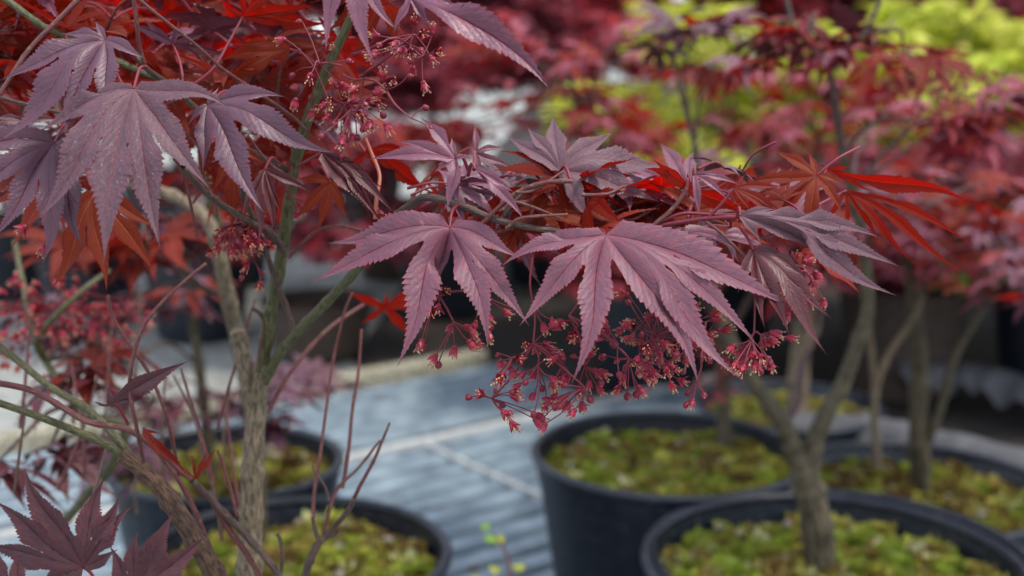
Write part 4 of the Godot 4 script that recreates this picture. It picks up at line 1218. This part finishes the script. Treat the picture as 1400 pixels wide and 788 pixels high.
	fleaf(t, 20, 815, 0.56, Vector2(0.1, 0.4), M.plum, [[-60, 780], [-20, 742], [30, 752], [62, 790]], [], {"width": 0.2})
	fleaf(t, 148, 554, 0.60, Vector2(0.0, 0.5), M.plum, [[128, 550], [150, 528], [252, 497], [190, 540], [160, 556]], [[175, 580, 0.62]], {"width": 0.12})
	fleaf(t, 525, 422, 0.74, Vector2(0.1, 0.2), M.flame, [[476, 398], [494, 442], [560, 456], [592, 412], [578, 396], [530, 400]], [[500, 415, 0.78]], {})
	fleaf(t, 736, 293, 0.585, Vector2(0.05, -1.2), M.orange, [[690, 292], [700, 318], [770, 330], [830, 332], [849, 311], [755, 262], [712, 272]], [[724, 300, 0.577]], {})
	fleaf(t, 700, 318, 0.595, Vector2(0.0, -0.6), M.orange, [[650, 330], [655, 358], [690, 366], [734, 350], [760, 322]], [[690, 305, 0.578]], {})
	fleaf(t, 690, 262, 0.60, Vector2(0.0, -0.2), M.flame, [[640, 270], [650, 310], [690, 330], [726, 316], [735, 268]], [[684, 290, 0.58]], {})
	fleaf(t, 760, 300, 0.605, Vector2(0.0, -0.8), M.crimson, [[720, 320], [770, 345], [850, 328], [835, 300], [790, 280]], [], {})
	fleaf(t, 875, 300, 0.60, Vector2(0.0, -0.9), M.flame, [[845, 290], [838, 282], [830, 310], [870, 330], [910, 322]], [], {})
	fleaf(t, 950, 288, 0.585, Vector2(0.0, -0.5), M.orange, [[892, 252], [918, 308], [950, 322], [1000, 314], [1010, 282], [982, 266]], [[940, 300, 0.568]], {})
	fleaf(t, 1000, 318, 0.58, Vector2(0.1, -0.6), M.red, [[940, 322], [960, 345], [1010, 352], [1052, 334], [1060, 306], [1010, 298]], [[995, 300, 0.566]], {})
	fleaf(t, 1035, 278, 0.60, Vector2(0.1, -0.3), M.flame, [[1010, 300], [1040, 322], [1080, 306], [1076, 284], [1050, 262]], [], {})
	fleaf(t, 985, 325, 0.575, Vector2(0.2, -0.8), M.mauve, [[900, 330], [950, 350], [1010, 358], [1050, 345], [1030, 322]], [], {})
	fleaf(t, 1095, 345, 0.60, Vector2(0.2, -0.3), M.red, [[1080, 380], [1130, 372], [1172, 400], [1160, 362], [1130, 340]], [], {})
	fleaf(t, 650, 210, 0.60, Vector2(0.1, -0.2), M.purple, [[650, 172], [690, 200], [700, 232], [660, 238]], [[648, 232, 0.57]], {"width": 0.12})
	fleaf(t, 268, 655, 0.64, Vector2(0.0, 0.3), M.crimson, [[252, 640], [262, 622], [282, 618], [296, 614], [278, 640]], [], {"width": 0.08, "fold": 0.7, "sinus": 0.3})
	fleaf(t, 195, 585, 0.62, Vector2(0.0, 0.2), M.crimson, [[222, 596], [246, 632], [256, 648]], [], {"width": 0.06, "fold": 0.7, "sinus": 0.4, "teeth": 6})
	fleaf(t, 30, 165, 0.60, Vector2(0.2, -0.3), M.plum, [[-50, 180], [0, 160], [60, 128], [95, 120], [80, 165], [30, 200]], [], {})
	fleaf(t, 250, 222, 0.578, Vector2(0.0, 0.3), M.red, [[226, 200], [222, 195], [248, 205], [256, 206]], [], {"width": 0.1, "fold": 0.6})
	# ---- and the ones that fill the crown between and behind them
	scatter(t, Rect2(-60, -60, 200, 160), 0.61, 0.70, 24, Vector2(0.035, 0.05), [M.orange, M.red, M.flame, M.rust, M.crimson, M.flame, M.mauve])
	scatter(t, Rect2(120, -50, 280, 170), 0.63, 0.74, 34, Vector2(0.034, 0.05), [M.orange, M.red, M.flame, M.flame, M.crimson, M.rust, M.mauve])
	scatter(t, Rect2(-60, 130, 160, 150), 0.62, 0.74, 16, Vector2(0.034, 0.048), [M.red, M.crimson, M.rust, M.purple])
	scatter(t, Rect2(230, 60, 240, 120), 0.66, 0.78, 24, Vector2(0.034, 0.048), [M.red, M.orange, M.crimson, M.flame, M.mauve])
	scatter(t, Rect2(280, 180, 140, 90), 0.68, 0.80, 12, Vector2(0.03, 0.045), [M.red, M.orange])
	scatter(t, Rect2(360, -50, 200, 60), 0.60, 0.68, 10, Vector2(0.03, 0.045), [M.red, M.orange])
	scatter(t, Rect2(600, 240, 250, 60), 0.60, 0.68, 14, Vector2(0.025, 0.038), [M.flame, M.orange, M.red, M.mauve])
	scatter(t, Rect2(590, 225, 480, 70), 0.59, 0.66, 14, Vector2(0.03, 0.045), [M.mauve, M.purple, M.worn, M.rust])
	scatter(t, Rect2(860, 270, 220, 50), 0.58, 0.66, 14, Vector2(0.025, 0.038), [M.red, M.orange, M.crimson, M.purple])

	scatter(t, Rect2(560, 235, 560, 85), 0.575, 0.65, 16, Vector2(0.022, 0.034), [M.flame, M.orange, M.mauve, M.red, M.crimson], 1.2)
	for i in 14:
		var x := rnd(640, 1060)
		var y := rnd(262, 325)
		var z := rnd(0.565, 0.60)
		limb(t, "shoot", M.red_twig, [[x, y, z], [x + rnd(15, 40), y + rnd(-14, 6), z], [x + rnd(50, 90), y + rnd(-30, 12), z + 0.005]], 0.0009, 0.0006, 6, 0.0, 0.012)
	# fine red shoots through the crown
	for i in 22:
		var x := rnd(-20, 470)
		var y := rnd(-20, 230)
		var z := rnd(0.58, 0.68)
		var dx := rnd(-90, 90)
		limb(t, "shoot", M.red_twig, [[x, y, z], [x + dx * 0.5 + rnd(-12, 12), y + rnd(20, 50), z + 0.01], [x + dx, y + rnd(60, 110), z + 0.03]], 0.0006, 0.0009, 6, 0.0, 0.0)

	# thin bare shoots low on the left
	for i in 16:
		var x := rnd(-10, 420)
		var y := rnd(560, 760)
		var z := rnd(0.68, 0.95)
		var dx := rnd(-70, 60)
		limb(t, "shoot", [M.red_twig, M.twig, M.cane][i % 3], [[x, y, z], [x + dx * 0.4 + rnd(-8, 8), y - rnd(40, 70), z], [x + dx, y - rnd(110, 190), z + 0.02]], rnd(0.0009, 0.0015), 0.0006, 6, 0.0, 0.02)

	# ---- flowers
	flower_cluster(t, [728, 352, 0.565], [[730, 420, 1], [729, 470, 1], [735, 500], [700, 490], [770, 500], [800, 530], [672, 545]],
		[[684, 492], [696, 499, 1], [684, 510, 1], [709, 488], [701, 507], [720, 469], [741, 443], [754, 448], [733, 473], [743, 469], [754, 483, 1], [718, 510], [722, 521, 1], [730, 507], [741, 528], [730, 538], [758, 524], [769, 515], [777, 526],
		[771, 490], [757, 547], [745, 553], [735, 566], [730, 563, 1], [731, 572], [699, 542], [684, 551], [686, 563], [661, 540], [698, 578], [775, 542], [768, 552, 1], [778, 551], [786, 561], [796, 551], [804, 543, 1]], 0.56)
	flower_cluster(t, [798, 390, 0.562], [[778, 432, 1], [790, 445], [800, 500], [845, 470], [860, 490]],
		[[783, 456], [803, 488], [805, 522], [811, 475], [823, 464], [832, 452], [829, 486], [821, 507], [817, 528], [823, 520, 1], [846, 508], [853, 513], [846, 529], [857, 538, 1], [872, 528], [880, 515], [828, 440], [787, 487, 1], [858, 539, 1]], 0.565)
	flower_cluster(t, [905, 420, 0.572], [[895, 460, 1], [880, 470], [905, 500]],
		[[888, 499], [901, 477], [910, 503], [912, 509], [928, 519], [930, 507], [861, 416], [861, 450], [878, 463], [891, 439], [943, 446], [952, 465], [943, 475], [928, 430], [971, 431], [986, 453]], 0.585)
	flower_cluster(t, [965, 440, 0.575], [[958, 490, 1], [953, 520]], [[968, 492], [943, 534], [947, 547], [962, 538], [940, 550]], 0.56)
	flower_cluster(t, [1031, 372, 0.557], [[1031, 455, 1], [1028, 465], [1040, 458]],
		[[1053, 462], [1076, 462], [1064, 454, 1], [1030, 483], [1018, 489], [1007, 494], [1034, 494], [1051, 494], [1024, 475], [1038, 505, 1], [1015, 478], [1042, 487], [1008, 504], [1020, 497]], 0.556)
	flower_cluster(t, [606, 352, 0.575], [[600, 405, 1], [590, 420], [620, 440], [655, 400]],
		[[597, 390], [591, 400], [605, 398], [587, 422], [600, 418], [576, 465], [580, 472, 1], [597, 486], [622, 474], [616, 446], [636, 445], [652, 467], [667, 454], [644, 457], [667, 430], [672, 388], [688, 424], [672, 443, 1], [661, 415], [650, 440]], 0.57)
	flower_cluster(t, [466, 90, 0.62], [[437, 87, 1], [430, 92]],
		[[390, 53], [413, 31, 1], [472, 82], [446, 72], [402, 101, 1], [467, 115], [424, 102], [449, 135], [405, 135], [425, 150]], 0.585)
	flower_cluster(t, [480, 75, 0.61], [[530, 54, 1], [560, 62, 1], [577, 78]],
		[[567, 33], [592, 46], [551, 66], [574, 67], [594, 72], [563, 80, 1], [520, 60], [578, 113]], 0.57)
	flower_cluster(t, [468, 102, 0.61], [[497, 108, 1], [528, 124, 1], [562, 162, 1]],
		[[538, 107], [556, 104, 1], [522, 110], [579, 147, 1], [586, 172, 1]], 0.57)
	flower_cluster(t, [497, 108, 0.57], [[492, 142, 1], [480, 150]],
		[[521, 154, 1], [526, 168], [503, 166], [472, 182], [441, 183], [510, 128], [497, 172], [470, 190], [466, 210, 1]], 0.575)
	loose_cluster(t, [500, 100, 0.61], 548, 70, 42, 34, 12, 0.585)
	loose_cluster(t, [430, 150, 0.63], 480, 150, 45, 34, 16, 0.60)
	loose_cluster(t, [1080, 345, 0.575], 1085, 385, 36, 30, 12, 0.60)
	loose_cluster(t, [900, 400, 0.59], 915, 460, 60, 50, 24, 0.61)
	loose_cluster(t, [345, 305, 0.64], 325, 320, 32, 28, 26, 0.655)
	flower_cluster(t, [352, 318, 0.65], [[345, 350, 1]], [[331, 376], [358, 372], [356, 386], [338, 360], [322, 345], [368, 335]], 0.655)
	flower_cluster(t, [400, 250, 0.65], [[392, 262, 1]], [[412, 282], [420, 274], [405, 290], [398, 230]], 0.65)
	flower_cluster(t, [1062, 340, 0.57], [[1095, 365, 1], [1110, 385]], [[1090, 358], [1098, 366], [1104, 374], [1112, 384], [1108, 395], [1125, 408], [1078, 428], [1070, 420], [1100, 358], [1115, 372]], 0.585)
	flower_cluster(t, [512, 290, 0.60], [[518, 288, 1]], [[521, 291], [526, 296]], 0.60)
	flower_cluster(t, [85, 215, 0.60], [[85, 250, 1]], [[84, 268], [92, 262], [98, 272], [60, 335], [35, 310]], 0.60)


func small_things() -> void:
	# the weed in front of the middle pot
	var base := at(704, 960, 1.50)
	base.y = 0.0
	var t := thing("seedling", "small yellow green weed seedling in front of the middle pot", "plant", base)
	var stem := [base, at(702, 830, 1.32), at(698, 785, 1.30), at(690, 752, 1.30), at(672, 728, 1.29)]
	tube_part("stem", t, M.red_twig, stem, [0.002, 0.0018, 0.0016, 0.0013, 0.0008], 8, 4)
	for q in [[668, 722, 1.29, M.deep_green], [664, 736, 1.29, M.deep_green], [689, 738, 1.3, M.green], [676, 776, 1.3, M.green], [716, 776, 1.3, M.green], [655, 790, 1.3, M.green]]:
		var J := at(q[0], q[1], q[2])
		var a := rnd(0, TAU)
		var ax := Vector3(cos(a), -0.2, sin(a)).normalized()
		var up := Vector3(rnd(-0.3, 0.3), 1, 0.5).normalized()
		part("leaf", leaf_mesh([ax.rotated(up, -0.7) * 0.010, ax * 0.016, ax.rotated(up, 0.7) * 0.010], up, {"width": 0.34, "teeth": 3, "sinus": 0.6}), q[3], t, J - base)
	# dry leaves that have fallen on the sheets
	var spots := [[640, 772, "curled brown dry leaf lying on the sheet beside the seedling"], [600, 690, "small dry leaf on the ribbed sheet near the thin white strip"], [505, 600, "dry leaf on the ribbed sheet beside the tip of the bare twig"], [830, 560, "dry leaf lying near the broad batten by the middle pot"], [560, 655, "dry leaf between the twig and the thin white strip"]]
	for s in spots:
		var d: Vector3 = at(s[0], s[1], 1.0) - CAM
		var p: Vector3 = CAM + d * ((CAM.y - 0.03) / -d.y)
		var n := Vector3(rnd(-0.3, 0.3), 1, rnd(-0.3, 0.3)).normalized()
		var a := rnd(0, TAU)
		var ax := (Vector3(cos(a), 0, sin(a)) - n * n.dot(Vector3(cos(a), 0, sin(a)))).normalized()
		var o := part("fallen_leaf", leaf_mesh(fan(ax, n, 0.034, 0.3, 0.2), n, {"teeth": 5, "fold": 0.5}), M.dry, self, p)
		o.set_meta("label", s[2])
		o.set_meta("category", "leaf")
		o.set_meta("group", "dry leaves on the ribbed sheets")
